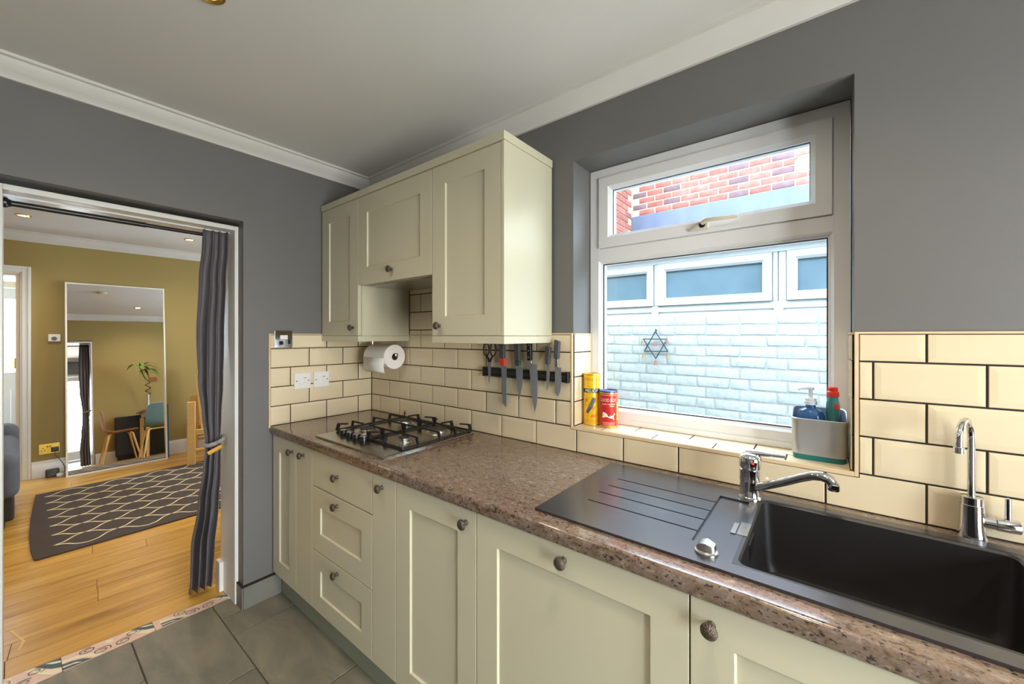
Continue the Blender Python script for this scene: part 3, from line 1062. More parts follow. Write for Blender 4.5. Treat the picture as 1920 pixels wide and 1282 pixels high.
# ---- filter tap
ft = thing('filter_tap', 'slim chrome swan-neck filter tap behind the sink bowl', 'tap', (2.612, -.030, WT))
FXT, FYT = 2.612, -.028
MB().lathe([(.026, 0), (.0255, .004), (.0215, .03), (.0205, .075), (.0205, .082), (.019, .083), (.019, .1), (.011, .101)], (FXT, FYT, WT + .0003), (0, 0, 1), 32).build('body', 'chrome', ft, smooth=35)
pth = [(FXT - .001, FYT, WT + .101)]
for k in range(9):
    pth.append((FXT - .001, FYT, WT + .101 + .02 + k * .015))
cz, R, HX, HY = WT + .243, .045, -.39, -.92
for k in range(1, 13):
    a = PI * k / 12
    q = R * (1 - math.cos(a))
    pth.append((FXT - .001 + HX * q, FYT + HY * q, cz + R * math.sin(a)))
nx_, ny_ = FXT - .001 + HX * 2 * R, FYT + HY * 2 * R
pth.append((nx_, ny_, cz - .012))
MB().tube(pth, .0068, 16).build('neck', 'chrome', ft, smooth=60)
MB().lathe([(.0075, 0), (.0095, .001), (.0095, .014), (.008, .015)], (nx_, ny_, cz - .026), (0, 0, 1), 20).build('nozzle', 'chrome', ft, smooth=40)
MB().lathe([(.0135, 0.012), (.0135, .036), (.0155, .038), (.0155, .072), (.014, .074)], (FXT, FYT, WT + .045), (1, 0, 0.02), 24).build('side_valve', 'chrome', ft, smooth=40)
MB().lathe([(.0055, 0), (.0055, .056), (.004, .057)], (FXT + .056, FYT, WT + .053), (0, 0, 1), 14).build('handle', 'chrome', ft, smooth=40)

# ================================================================== GAS HOB
hob = thing('gas_hob', 'stainless steel four-burner gas hob with black pan supports', 'hob', (.69, -.3, WT))
HX0, HX1, HY0, HY1 = .412, .974, -.560, -.045
b = MB()
z0 = WT + .0003
rings = [b.rrect(HX0, HX1, HY0, HY1, z0, .006, 3), b.rrect(HX0, HX1, HY0, HY1, z0 + .006, .006, 3), b.rrect(HX0 + .003, HX1 - .003, HY0 + .003, HY1 - .003, z0 + .0085, .006, 3),
         b.rrect(HX0 + .022, HX1 - .022, HY0 + .022, HY1 - .022, z0 + .011, .01, 3)]
b.loft(rings).build('plate', 'brushed_steel', hob, smooth=25)
HZ = z0 + .0112
for (x, y) in ((.532, -.482), (.596, -.486), (.658, -.489), (.718, -.489)):
    k = MB().lathe([(.0195, 0), (.0195, .003), (.0165, .004), (.0175, .024), (.0165, .0255)], (x, y, HZ), (0, 0, 1), 22).build('control_knob', 'black_plastic', hob, smooth=40)
    MB().lathe([(.0155, 0), (.0155, .0012), (.014, .0018)], (x, y, HZ + .0256), (0, 0, 1), 22).build('knob_cap', 'burner_alu', k, smooth=40)
for (x, y, r) in ((.567, -.385, .030), (.852, -.372, .024), (.845, -.165, .043), (.560, -.150, .034)):
    br = MB().lathe([(r * 1.45, 0), (r * 1.4, .003), (r * 1.02, .004), (r, .012), (r * 1.04, .014), (r * 1.0, .0165)], (x, y, HZ), (0, 0, 1), 26).build('burner', 'burner_alu', hob, smooth=35)
    MB().lathe([(r * .98, 0), (r * 1.0, .0015), (r * .94, .005), (r * .2, .0055)], (x, y, HZ + .0166), (0, 0, 1), 26).build('burner_cap', 'burner_cap', br, smooth=35)
GZ0, GZ1 = HZ + .001, HZ + .037


def bar(b, p, q, w=.006, h=.009):
    p, q = Vector(p), Vector(q)
    d = (q - p)
    d.normalize()
    s = Vector((-d.y, d.x, 0))
    if s.length < 1e-4:
        s = Vector((1, 0, 0))
    s.normalize()
    up = d.cross(s)
    vs = []
    for c in (p, q):
        for a, e in ((-1, -1), (1, -1), (1, 1), (-1, 1)):
            vs.append(c + s * a * w / 2 + up * e * h / 2)
    b.add(vs, [(3, 2, 1, 0), (4, 5, 6, 7), (0, 1, 5, 4), (1, 2, 6, 5), (2, 3, 7, 6), (3, 0, 4, 7)])


def finger(b, x, y, tx, ty, lean=.010):
    """upright that leans in and turns over the burner"""
    d = Vector((tx - x, ty - y, 0))
    L = d.length
    d.normalize()
    p0 = Vector((x, y, GZ0 + .006))
    p1 = p0 + d * lean + Vector((0, 0, GZ1 - GZ0 - .008))
    p2 = Vector((tx, ty, GZ1))
    bar(b, p0 - Vector((0, 0, .005)), p1 + Vector((0, 0, .002)), .006, .016)
    bar(b, p1, p2, .006, .007)


for gx0, gx1, label in ((.425, .6925, None), (.6955, .962, None)):
    b = MB()
    gy0, gy1 = -.458, -.055
    zc = GZ0 + .004
    bar(b, (gx0, gy0, zc), (gx1, gy0, zc))
    bar(b, (gx0, gy1, zc), (gx1, gy1, zc))
    bar(b, (gx0, gy0, zc), (gx0, gy1, zc))
    bar(b, (gx1, gy0, zc), (gx1, gy1, zc))
    cxm = (gx0 + gx1) / 2
    for cy in (-.378, -.158):
        for sx, ex in ((gx0, 1), (gx1, -1)):
            finger(b, sx, cy, cxm - ex * .028, cy)
        e = gy0 if cy < -.3 else gy1
        finger(b, cxm, e, cxm, cy + (.028 if cy < -.3 else -.028) * -1)
    for sx, sy in ((gx0, gy0), (gx1, gy0), (gx0, gy1), (gx1, gy1)):
        dx = .05 if sx == gx0 else -.05
        dy = .03 if sy == gy0 else -.03
        finger(b, sx, sy, sx + dx, sy + dy)
    ymid = (gy0 + gy1) / 2
    finger(b, gx0, ymid, cxm - .01, ymid)
    finger(b, gx1, ymid, cxm + .01, ymid)
    bar(b, (cxm, -.35, GZ1), (cxm, -.19, GZ1), .006, .007)
    b.build('pan_support', 'cast_iron', hob)

# ================================================================== SWITCHES ON THE TILES
def faceplate(name, label, cat, y0, y1, z0, z1, m, group=None):
    t = thing(name, label, cat, (0.0, (y0 + y1) / 2, z0), group)
    MB().box(0.0005, .0085, y0, y1, z0, z1).build('plate', m, t, bevel=.002)
    return t


s = faceplate('cooker_switch', 'mirror-finish chrome faceplate at the top edge of the corner tiles', 'switch', -.588, -.496, 1.337, 1.430, 'chrome')
MB().box(.0088, .012, -.566, -.545, 1.352, 1.372).build('rocker', 'black_plastic', s, bevel=.001)
MB().box(.0088, .012, -.522, -.507, 1.356, 1.380).build('rocker', 'black_plastic', s, bevel=.001)
MB().box(.0088, .010, -.560, -.522, 1.382, 1.404).build('insert', 'white_plastic', s, bevel=.001)
for y0, lab in ((-.486, 'white fused switch nearer the doorway on the corner tiles'), (-.379, 'white fused switch nearer the room corner on the corner tiles')):
    s = faceplate('fused_switch', lab, 'switch', y0, y0 + .090, 1.100, 1.190, 'white_plastic', 'white switches on the corner tiles')
    MB().box(.0088, .011, y0 + .026, y0 + .045, 1.128, 1.156).build('fuse_holder', 'white_plastic', s, bevel=.001)
    MB().box(.0088, .012, y0 + .050, y0 + .068, 1.130, 1.154).build('rocker', 'white_plastic', s, bevel=.001)
    MB().box(.0088, .0094, y0 + .051, y0 + .067, 1.160, 1.163).build('marking', 'print_grey', s)
    for yy in (y0 + .012, y0 + .078):
        MB().lathe([(.0035, 0), (.0035, .0008)], (.0086, yy, 1.145), (1, 0, 0), 12).build('screw', 'pewter', s)

# ================================================================== PAPER ROLL
pr = thing('paper_roll', 'white kitchen paper roll hanging under the corner wall cabinet', 'paper roll', (.28, -.090, 1.21))
AX = (.165, -.088, 1.279)
b = MB()
seg = 40
R0, R1, L = .071, .0205, .215
vs, fs = [], []
rings = []
for r, x in ((R1, 0), (R0 - .002, 0), (R0, .002), (R0, L - .002), (R0 - .002, L), (R1, L)):
    rings.append([(AX[0] + x, AX[1] + r * math.cos(2 * PI * k / seg), AX[2] + r * math.sin(2 * PI * k / seg)) for k in range(seg)])
b.loft(rings + [rings[0]], cap=(False, False)).build('roll', 'paper', pr, smooth=40)
rings = []
for r, x in ((R1 - .0005, 0.001), (R1 - .0005, L - .001), (R1 - .002, L - .001), (R1 - .002, .001)):
    rings.append([(AX[0] + x, AX[1] + r * math.cos(2 * PI * k / 24), AX[2] + r * math.sin(2 * PI * k / 24)) for k in range(24)])
b = MB().loft(rings + [rings[0]], cap=(False, False)).build('core', 'cardboard', pr, smooth=40)
pa = []
for k in range(10):
    a = PI * 1.02 + .5 * k / 9
    pa.append((AX[1] + (R0 + .0015) * math.cos(a), AX[2] + (R0 + .0015) * math.sin(a)))
last = pa[0]
tail = [(last[0] - .001, last[1]), (last[0] - .001, last[1] - .05), (last[0] + .004, last[1] - .078), (last[0] + .010, last[1] - .086)]
pa = [(p[0], p[1]) for p in reversed(pa)] + tail
vs = [(AX[0] + x, p[0], p[1]) for x in (.004, L - .004) for p in pa]
n = len(pa)
o = MB().add(vs, [(i, i + 1, n + i + 1, n + i) for i in range(n - 1)]).build('loose_sheet', 'paper', pr, smooth=60)
o.modifiers.new('thick', 'SOLIDIFY').thickness = .0006
hd = thing('roll_holder', 'chrome roll holder bar under the corner wall cabinet', 'roll holder', (.28, -.088, 1.40))
MB().tube([(AX[0] - .016, AX[1], 1.4005), (AX[0] - .016, AX[1], 1.29), (AX[0] - .012, AX[1], AX[2] + .011), (AX[0], AX[1], AX[2] + .011), (AX[0] + L + .012, AX[1], AX[2] + .011)], .006, 12).build('bar', 'chrome', hd, smooth=60)
MB().lathe([(.0075, 0), (.0105, .002), (.0105, .006), (.008, .008)], (AX[0] + L + .012, AX[1], AX[2] + .011), (1, 0, 0), 16).build('end_cap', 'satin_steel', hd, smooth=40)

# ================================================================== KNIFE RACK AND KNIVES
kr = thing('knife_rack', 'black magnetic knife rack on the tiles beside the window', 'knife rack', (1.25, -.01, 1.205))
m = MB().box(1.010, 1.478, -.020, -.0005, 1.204, 1.214).box(1.010, 1.478, -.020, -.0005, 1.236, 1.247).box(1.010, 1.478, -.016, -.0005, 1.214, 1.236)
m.build('bar', 'black_plastic', kr, bevel=.001)
for z in (1.2175, 1.2265):
    MB().box(1.012, 1.476, -.0195, -.0162, z, z + .0055).build('magnet_strip', 'burner_cap', kr)
MB().box(1.0075, 1.0098, -.022, -.0005, 1.202, 1.249).build('end_cap', 'black_plastic', kr, bevel=.001)
MB().box(1.4782, 1.492, -.022, -.0005, 1.202, 1.249).build('end_cap', 'black_plastic', kr, bevel=.002)
KY = -.0205
GK = 'blades on the magnetic rack'


def knife(label, blade, handle, hm, extra=None):
    xs_ = [p[0] for p in blade + handle]
    zs_ = [p[1] for p in blade]
    t = thing('kitchen_knife', label, 'knife', (sum(xs_) / len(xs_), KY, min(zs_)), GK)
    MB().prism(blade, 'y', KY - .0024, KY - .0004).build('blade', 'blade_steel', t)
    h = MB().prism(handle, 'y', KY - .011, KY + .006).build('handle', hm, t, bevel=.003)
    return t, h


t, h = knife('long bread knife with a grey handle and a red collar', [(1.130, 1.262), (1.161, 1.258), (1.162, 1.066), (1.152, 1.070), (1.137, 1.084)],
             [(1.124, 1.296), (1.152, 1.296), (1.151, 1.368), (1.121, 1.368)], 'grey_handle')
MB().prism([(1.126, 1.262), (1.156, 1.260), (1.154, 1.2955), (1.125, 1.2955)], 'y', KY - .0112, KY + .006).build('collar', 'red_plastic', t, bevel=.002, label='red collar')
t, h = knife('broad tapering knife with a grey handle and a dark green collar', [(1.219, 1.262), (1.257, 1.258), (1.256, 1.200), (1.253, 1.170), (1.245, 1.138), (1.238, 1.112), (1.234, 1.128), (1.226, 1.150), (1.220, 1.20)],
             [(1.217, 1.2865), (1.2425, 1.2865), (1.241, 1.370), (1.213, 1.370)], 'grey_handle')
MB().prism([(1.218, 1.263), (1.243, 1.263), (1.2425, 1.286), (1.217, 1.286)], 'y', KY - .011, KY + .006).build('collar', 'green_handle', t, bevel=.002, label='dark green collar')
t, h = knife("large chef's knife with a black riveted handle", [(1.294, 1.274), (1.336, 1.275), (1.339, 1.20), (1.338, 1.126), (1.333, 1.090), (1.324, 1.062), (1.314, 1.10), (1.304, 1.16)],
             [(1.288, 1.290), (1.309, 1.292), (1.307, 1.370), (1.283, 1.370)], 'black_plastic')
MB().prism([(1.290, 1.2735), (1.312, 1.2755), (1.309, 1.2915), (1.288, 1.2895)], 'y', KY - .010, KY + .004).build('bolster', 'satin_steel', t, bevel=.002)
for z in (1.305, 1.335, 1.360):
    MB().lathe([(.0035, 0), (.0035, .001)], (1.297, KY - .0112, z), (0, -1, 0), 12).build('rivet', 'satin_steel', h)
t, h = knife('small paring knife with a grey handle and a slim blade', [(1.386, 1.2785), (1.400, 1.2785), (1.403, 1.24), (1.400, 1.205), (1.389, 1.163), (1.386, 1.19), (1.387, 1.23)],
             [(1.385, 1.279), (1.402, 1.279), (1.409, 1.351), (1.386, 1.358)], 'grey_handle')
t, h = knife('short wide-bladed knife with a grey handle nearest the window', [(1.430, 1.270), (1.460, 1.266), (1.461, 1.20), (1.456, 1.165), (1.446, 1.145), (1.436, 1.150), (1.430, 1.160)],
             [(1.428, 1.304), (1.450, 1.304), (1.455, 1.377), (1.430, 1.386)], 'grey_handle')
MB().prism([(1.430, 1.2705), (1.449, 1.2695), (1.447, 1.3035), (1.431, 1.3035)], 'y', KY - .008, KY + .002).build('collar', 'satin_steel', t, bevel=.001)
# scissors
sc = thing('scissors', 'black-handled kitchen scissors at the left end of the knife rack', 'scissors', (1.055, KY, 1.17), GK)
MB().prism([(1.046, 1.290), (1.064, 1.290), (1.066, 1.262), (1.060, 1.205), (1.052, 1.168), (1.048, 1.205), (1.045, 1.262)], 'y', KY - .003, KY - .0004).build('blades', 'blade_steel', sc)
for s in (-1, 1):
    pts = []
    for k in range(25):
        a = 2 * PI * k / 24
        pts.append((1.058 + s * .022 + .0185 * math.cos(a), KY - .004, 1.335 + .031 * math.sin(a)))
    MB().tube(pts, .0035, 8).build('finger_ring', 'black_plastic', sc, smooth=60)
    MB().tube([(1.058 + s * .020, KY - .004, 1.306), (1.058 + s * .008, KY - .004, 1.288), (1.056 + s * .003, KY - .004, 1.274)], [.0045, .0055, .006], 8).build('shank', 'black_plastic', sc, smooth=60)

# ================================================================== SILL THINGS
SILL = 1.0222


def text_mesh(s, size, extr=0.0):
    cu = bpy.data.curves.new('lettering', 'FONT')
    cu.body = s
    cu.size = size
    cu.align_x = 'CENTER'
    cu.resolution_u = 2
    ob = bpy.data.objects.new('lettering', cu)
    C.objects.link(ob)
    dg = bpy.context.evaluated_depsgraph_get()
    me = bpy.data.meshes.new_from_object(ob.evaluated_get(dg))
    vs = [tuple(v.co) for v in me.vertices]
    fs = [tuple(p.vertices) for p in me.polygons]
    bpy.data.objects.remove(ob)
    return vs, fs


def wrap(vs, c, R, a0, z):
    """lay flat (x,y) points round a cylinder; a0 is the facing angle"""
    out = []
    for x, y, *_ in vs:
        a = a0 + x / R
        out.append((c[0] + R * math.cos(a), c[1] + R * math.sin(a), z + y))
    return out


def wrap_poly(b, poly, c, R, a0, z):
    """triangulate a simple outline then wrap"""
    bm = bmesh.new()
    bv = [bm.verts.new((p[0], p[1], 0)) for p in poly]
    bm.faces.new(bv)
    bmesh.ops.triangulate(bm, faces=bm.faces)
    bmesh.ops.subdivide_edges(bm, edges=bm.edges, cuts=1)
    bm.verts.ensure_lookup_table()
    bm.verts.index_update()
    vs = [tuple(v.co) for v in bm.verts]
    fs = [tuple(v.index for v in f.verts) for f in bm.faces]
    bm.free()
    b.add(wrap(vs, c, R, a0, z), fs)


def wrap_rect(b, x0, x1, y0, y1, c, R, a0, z, n=8):
    vs = [(x0 + (x1 - x0) * k / n, y) for y in (y0, y1) for k in range(n + 1)]
    b.add(wrap(vs, c, R, a0, z), [(k, k + 1, n + 2 + k, n + 1 + k) for k in range(n)])


def tin(name, label, c, R, H_, body, rim, lid=None):
    t = thing(name, label, 'tin', (c[0], c[1], SILL))
    MB().lathe([(R - .001, .003), (R, .006), (R, H_ - .008), (R - .0005, H_ - .006)], (c[0], c[1], SILL), (0, 0, 1), 40).build('body', body, t, smooth=30)
    MB().lathe([(R + .0005, 0), (R + .0012, .001), (R + .0012, .004), (R, .0055)], (c[0], c[1], SILL), (0, 0, 1), 40).build('base_rim', rim, t, smooth=40)
    MB().lathe([(R, H_ - .007), (R + .0012, H_ - .006), (R + .0012, H_ - .001), (R, H_), (R - .002, H_), (R - .003, H_ - .004), (.002, H_ - .004)], (c[0], c[1], SILL), (0, 0, 1), 40).build('lid', lid or rim, t, smooth=40)
    return t


# yellow tin
c1, R1_ = (1.5485, .085), .0345
a_cam = math.atan2(-1.4585 - c1[1], 2.3333 - c1[0])
ty = tin('round_tin', 'tall yellow tin with a bird picture on the window sill', c1, R1_, .219, 'tin_yellow', 'tin_gold')
q = R1_ + .0003
b = MB()
wrap_rect(b, -.05, .05, .138, .156, c1, q, a_cam, SILL, 16)
b.build('name_band', 'print_green', ty)
vs, fs = text_mesh('MELIOR', .0185)
b = MB().add(wrap([(x * .92, y + .1405) for x, y, *_ in vs], c1, q + .0003, a_cam, SILL), fs)
b.build('lettering', 'print_cream', ty)
for zz in (.190, .196, .022, .016):
    b = MB()
    wrap_rect(b, -.06, .06, zz, zz + .0022, c1, q, a_cam, SILL, 18)
    b.build('line', 'tin_orange', ty)
b = MB()
wrap_poly(b, [(-.022, .050), (-.014, .052), (-.008, .060), (.002, .074), (.010, .092), (.016, .100), (.018, .110), (.013, .118), (.006, .120), (.000, .114), (-.004, .104), (-.012, .086), (-.019, .070), (-.026, .060)], c1, q, a_cam, SILL)
b.build('bird_print', 'print_grey', ty)
for pl in ([(.006, .060), (.012, .066), (.018, .076), (.014, .084), (.006, .080), (.003, .070)],
           [(-.008, .038), (.004, .034), (.020, .036), (.024, .046), (.012, .050), (.000, .046)],
           [(-.028, .098), (-.021, .100), (-.018, .108), (-.022, .116), (-.029, .112)],
           [(-.030, .078), (-.026, .082), (-.025, .090), (-.030, .094), (-.034, .086)]):
    b = MB()
    wrap_poly(b, pl, c1, q, a_cam, SILL)
    b.build('berry_print', 'tin_orange', ty)
# red tin
c2, R2_ = (1.624, .0905), .0375
a_cam = math.atan2(-1.4585 - c2[1], 2.3333 - c2[0])
tr = tin('round_tin', 'short red tin with a leaping white dog picture on the window sill', c2, R2_, .152, 'tin_red', 'tin_gold', 'lid_blue')
q = R2_ + .0003
b = MB()
wrap_rect(b, -.075, .075, .139, .1445, c2, q, a_cam, SILL, 22)
b.build('band', 'tin_gold', tr)
b = MB()
wrap_rect(b, -.075, .075, .006, .0085, c2, q, a_cam, SILL, 22)
b.build('band', 'tin_gold', tr)
b = MB()
wrap_rect(b, .036, .058, .008, .139, c2, q, a_cam, SILL, 6)
b.build('side_panel_print', 'tin_orange', tr)
b = MB()
wrap_rect(b, .038, .052, .032, .104, c2, q + .0002, a_cam, SILL, 6)
b.build('label_print', 'print_yellow', tr)
vs, fs = text_mesh('GOOD BOY', .0168)
MB().add(wrap([(x * .80 - .003, y * 1.15 + .1075) for x, y, *_ in vs], c2, q + .0003, a_cam, SILL), fs).build('lettering', 'print_cream', tr)
for (x0, x1, y) in ((-.030, -.008, .0965), (-.004, .028, .0965), (.002, .024, .089), (-.026, .026, .022), (-.026, .026, .017), (-.026, .026, .012), (-.036, .034, .1335)):
    b = MB()
    wrap_rect(b, x0, x1, y, y + (.0022 if .08 < y < .12 else .001), c2, q + .0003, a_cam, SILL, 6)
    b.build('print_line', 'print_cream', tr)
b = MB()
wrap_poly(b, [(-.029, .052), (-.026, .060), (-.022, .066), (-.016, .066), (-.013, .061), (-.006, .056), (.004, .052), (.012, .050), (.018, .054), (.026, .062), (.028, .059), (.022, .050), (.021, .044), (.024, .034), (.020, .034), (.016, .041), (.008, .040), (-.002, .044), (-.012, .046), (-.022, .041), (-.030, .044), (-.030, .047), (-.023, .049), (-.022, .053)], c2, q + .0003, a_cam, SILL)
b.build('dog_print', 'print_cream', tr)
b = MB()
wrap_poly(b, [(-.022, .0665), (-.017, .0675), (-.014, .064), (-.018, .063)], c2, q + .0006, a_cam, SILL)
b.build('dog_patch', 'print_black', tr)
b = MB()
wrap_poly(b, [(-.004, .0545), (.004, .0515), (.008, .048), (.001, .0475), (-.005, .050)], c2, q + .0006, a_cam, SILL)
b.build('dog_patch', 'print_black', tr)

# caddy
cd = thing('sink_caddy', 'silver sink caddy with a teal base on the window sill', 'caddy', (2.32, .09, SILL))
CX0, CX1, CY0, CY1 = 2.2535, 2.3865, .047, .133
b = MB()
b.loft([b.rrect(CX0 + .003, CX1 - .003, CY0 + .003, CY1 - .003, SILL, .022, 6), b.rrect(CX0 + .001, CX1 - .001, CY0 + .001, CY1 - .001, SILL + .016, .024, 6)])
b.build('base', 'teal_plastic', cd, smooth=40)


def tall(r, dz):
    """raise the back rim above the front"""
    return [(p[0], p[1], p[2] + dz * min(1, max(0, (p[1] - CY0 - .02) / (CY1 - CY0 - .03)))) for p in r]


HC = SILL + .124
b = MB()
rings = [b.rrect(CX0, CX1, CY0, CY1, SILL + .0162, .025, 6), tall(b.rrect(CX0 - .002, CX1 + .002, CY0 - .001, CY1 + .001, HC, .026, 6), .028),
         tall(b.rrect(CX0, CX1, CY0 + .001, CY1 - .001, HC + .002, .025, 6), .028), tall(b.rrect(CX0 + .002, CX1 - .002, CY0 + .003, CY1 - .003, HC, .024, 6), .028)]
b.loft(rings, cap=(True, False)).build('cup', 'caddy_silver', cd, smooth=40)
b = MB()
b.loft([tall(b.rrect(CX0 + .0022, CX1 - .0022, CY0 + .0032, CY1 - .0032, HC, .024, 6), .028), b.rrect(CX0 + .004, CX1 - .004, CY0 + .005, CY1 - .005, SILL + .03, .02, 6), b.rrect(CX0 + .02, CX1 - .02, CY0 + .02, CY1 - .02, SILL + .029, .01, 6)], cap=(False, True)).build('lining', 'caddy_inside', cd, smooth=40)
# hand-soap pump
sp_ = thing('soap_pump', 'blue hand soap bottle with a white pump inside the caddy', 'soap bottle', (2.300, .090, SILL + .030))
b = MB()


def ell(cx, cy, a, b_, z, n=24):
    return [(cx + a * math.cos(2 * PI * k / n), cy + b_ * math.sin(2 * PI * k / n), z) for k in range(n)]


z = SILL + .0305
b.loft([ell(2.300, .090, .034, .024, z), ell(2.300, .090, .036, .026, z + .005), ell(2.300, .090, .036, .026, z + .098), ell(2.300, .090, .030, .022, z + .116), ell(2.300, .090, .014, .013, z + .124), ell(2.300, .090, .0125, .0125, z + .134)])
b.build('bottle', 'soap_blue', sp_, smooth=40)
MB().lathe([(.0165, 0), (.0165, .010), (.015, .011), (.015, .018), (.0125, .021), (.006, .0215), (.0055, .045), (.009, .046), (.010, .052), (.007, .055)], (2.300, .090, z + .1345), (0, 0, 1), 26).build('pump_collar', 'pump_white', sp_, smooth=35)
MB().tube([(2.306, .090, z + .185), (2.293, .085, z + .187), (2.276, .079, z + .185), (2.268, .076, z + .180)], [.0065, .006, .005, .004], 10).build('nozzle', 'pump_white', sp_, smooth=60)
# washing-up liquid
wu = thing('washing_up_bottle', 'teal washing-up liquid bottle with a red flip cap inside the caddy', 'soap bottle', (2.354, .088, SILL + .030))
b = MB()
b.loft([ell(2.354, .090, .016, .022, z), ell(2.354, .090, .0165, .024, z + .005), ell(2.354, .090, .015, .022, z + .085), ell(2.354, .090, .0175, .021, z + .118), ell(2.354, .090, .0165, .018, z + .142), ell(2.354, .090, .0135, .014, z + .158), ell(2.354, .090, .013, .013, z + .164)])
b.build('bottle', 'soap_teal', wu, smooth=50)
MB().lathe([(.0155, 0), (.0155, .014), (.0125, .016), (.0125, .026), (.010, .029)], (2.354, .090, z + .1645), (0, 0, 1), 26).build('cap', 'red_plastic', wu, smooth=35, label='red flip cap')
MB().box(2.3568, 2.3675, .0715, .0722, z + .128, z + .144).build('sticker', 'red_plastic', wu)

# ================================================================== CURTAIN, ROD
rod = thing('curtain_rod', 'black tension curtain rod across the top of the doorway', 'curtain rod', (-.17, -1.1, 1.925))
RZ = 1.922
MB().lathe([(.0115, 0), (.0115, .40)], (-.17, -1.476, RZ), (0, 1, 0), 16).build('outer_tube', 'black_plastic', rod, smooth=40)
MB().lathe([(.009, 0), (.009, .320)], (-.17, -1.0765, RZ), (0, 1, 0), 16).build('inner_tube', 'black_plastic', rod, smooth=40)
MB().lathe([(.021, 0), (.021, .008), (.016, .012), (.013, .02)], (-.17, -1.4865, RZ), (0, 1, 0), 20).build('end_cap', 'black_plastic', rod, smooth=40)
cu = thing('curtain', 'grey pleated door curtain tied back at the right of the doorway', 'curtain', (-.25, -.81, 0))
levels = [(1.944, -.128, -.8100, .118, .018), (1.925, -.128, -.8100, .118, .020), (1.86, -.132, -.8110, .120, .024), (1.70, -.160, -.8150, .124, .028), (1.4, -.195, -.8170, .126, .030), (1.15, -.200, -.8160, .112, .030),
          (.98, -.205, -.8110, .086, .026), (.86, -.21, -.8040, .068, .020), (.80, -.21, -.8030, .066, .020), (.70, -.22, -.8060, .076, .026), (.5, -.25, -.8140, .092, .034), (.25, -.29, -.8260, .110, .040), (.06, -.32, -.8240, .108, .040), (.012, -.335, -.826, .112, .044)]


def lerp_level(z):
    for a, c in zip(levels, levels[1:]):
        if a[0] >= z >= c[0]:
            f = (a[0] - z) / (a[0] - c[0])
            f = f * f * (3 - 2 * f)
            return [a[i] + (c[i] - a[i]) * f for i in range(5)]
    return levels[-1]


NS, NZ, NF = 120, 70, 3.6
vs, fs = [], []
for iz in range(NZ + 1):
    z = 1.944 + (0.012 - 1.944) * iz / NZ
    _, x0, yc_, w, amp = lerp_level(z)
    for k in range(NS + 1):
        s = k / NS
        ph = 2 * PI * NF * s + .9 * math.sin(2.1 * z + 3 * s) + .35 * math.sin(9 * s + 4 * z)
        wob = 1 + .25 * math.sin(5 * s + 1.3 * z)
        x = x0 + amp * math.sin(ph) * wob - .02 * (1 - s)
        y = yc_ + w * (s - .5) + .006 * math.cos(ph * 1.0 + .6)
        vs.append((x, min(y, -.7495), z + (.010 * math.sin(ph) if z < .05 else 0)))
for iz in range(NZ):
    for k in range(NS):
        a = iz * (NS + 1) + k
        fs.append((a, a + 1, a + NS + 2, a + NS + 1))
o = MB().add(vs, fs).build('cloth', 'curtain_cloth', cu, smooth=70)
o.modifiers.new('thick', 'SOLIDIFY').thickness = .0015
tb = thing('curtain_tieback', 'grey rope tieback with a pale wooden toggle round the curtain', 'tieback', (-.21, -.80, .82))
pts = []
for k in range(25):
    a = 2 * PI * k / 24
    pts.append((-.215 + .055 * math.cos(a), -.799 + .042 * math.sin(a), .842 + .016 * math.sin(a)))
MB().tube(pts, .0105, 8).build('rope', 'tieback_cloth', tb, smooth=60)
MB().tube([(-.150, -.842, .795), (-.146, -.800, .815), (-.150, -.785, .822)], [.010, .011, .009], 8).build('toggle', 'tieback_wood', tb, smooth=40)

# ================================================================== DINING ROOM SHELL
CD = 2.405
struct(MB().box(-6.5, -.30, -3.4, 1.9, CD, 2.56).build('ceiling_dining', 'ceiling_paint'), 'white dining room ceiling')
fl = struct(MB().prism([(-0.2215, -0.746), (-.30, -.746), (-.30, 1.9), (-4.2, 1.9), (-4.2, -3.4), (-.30, -3.4), (-.30, -1.486), (-0.2925, -1.486)], 'z', -.06, -.004).build('floor_dining', 'plank_gap'), 'honey pine floorboards of the dining room')
ang = -math.atan(0.0966)
rt = Matrix.Rotation(ang, 3, 'Z')
PW = .137


def clip_poly(poly, a, b, c):
    """keep a*x+b*y<=c"""
    out = []
    for i in range(len(poly)):
        p, q = poly[i], poly[(i + 1) % len(poly)]
        dp, dq = a * p[0] + b * p[1] - c, a * q[0] + b * q[1] - c
        if dp <= 0:
            out.append(p)
        if dp * dq < 0:
            t = dp / (dp - dq)
            out.append((p[0] + (q[0] - p[0]) * t, p[1] + (q[1] - p[1]) * t))
    return out


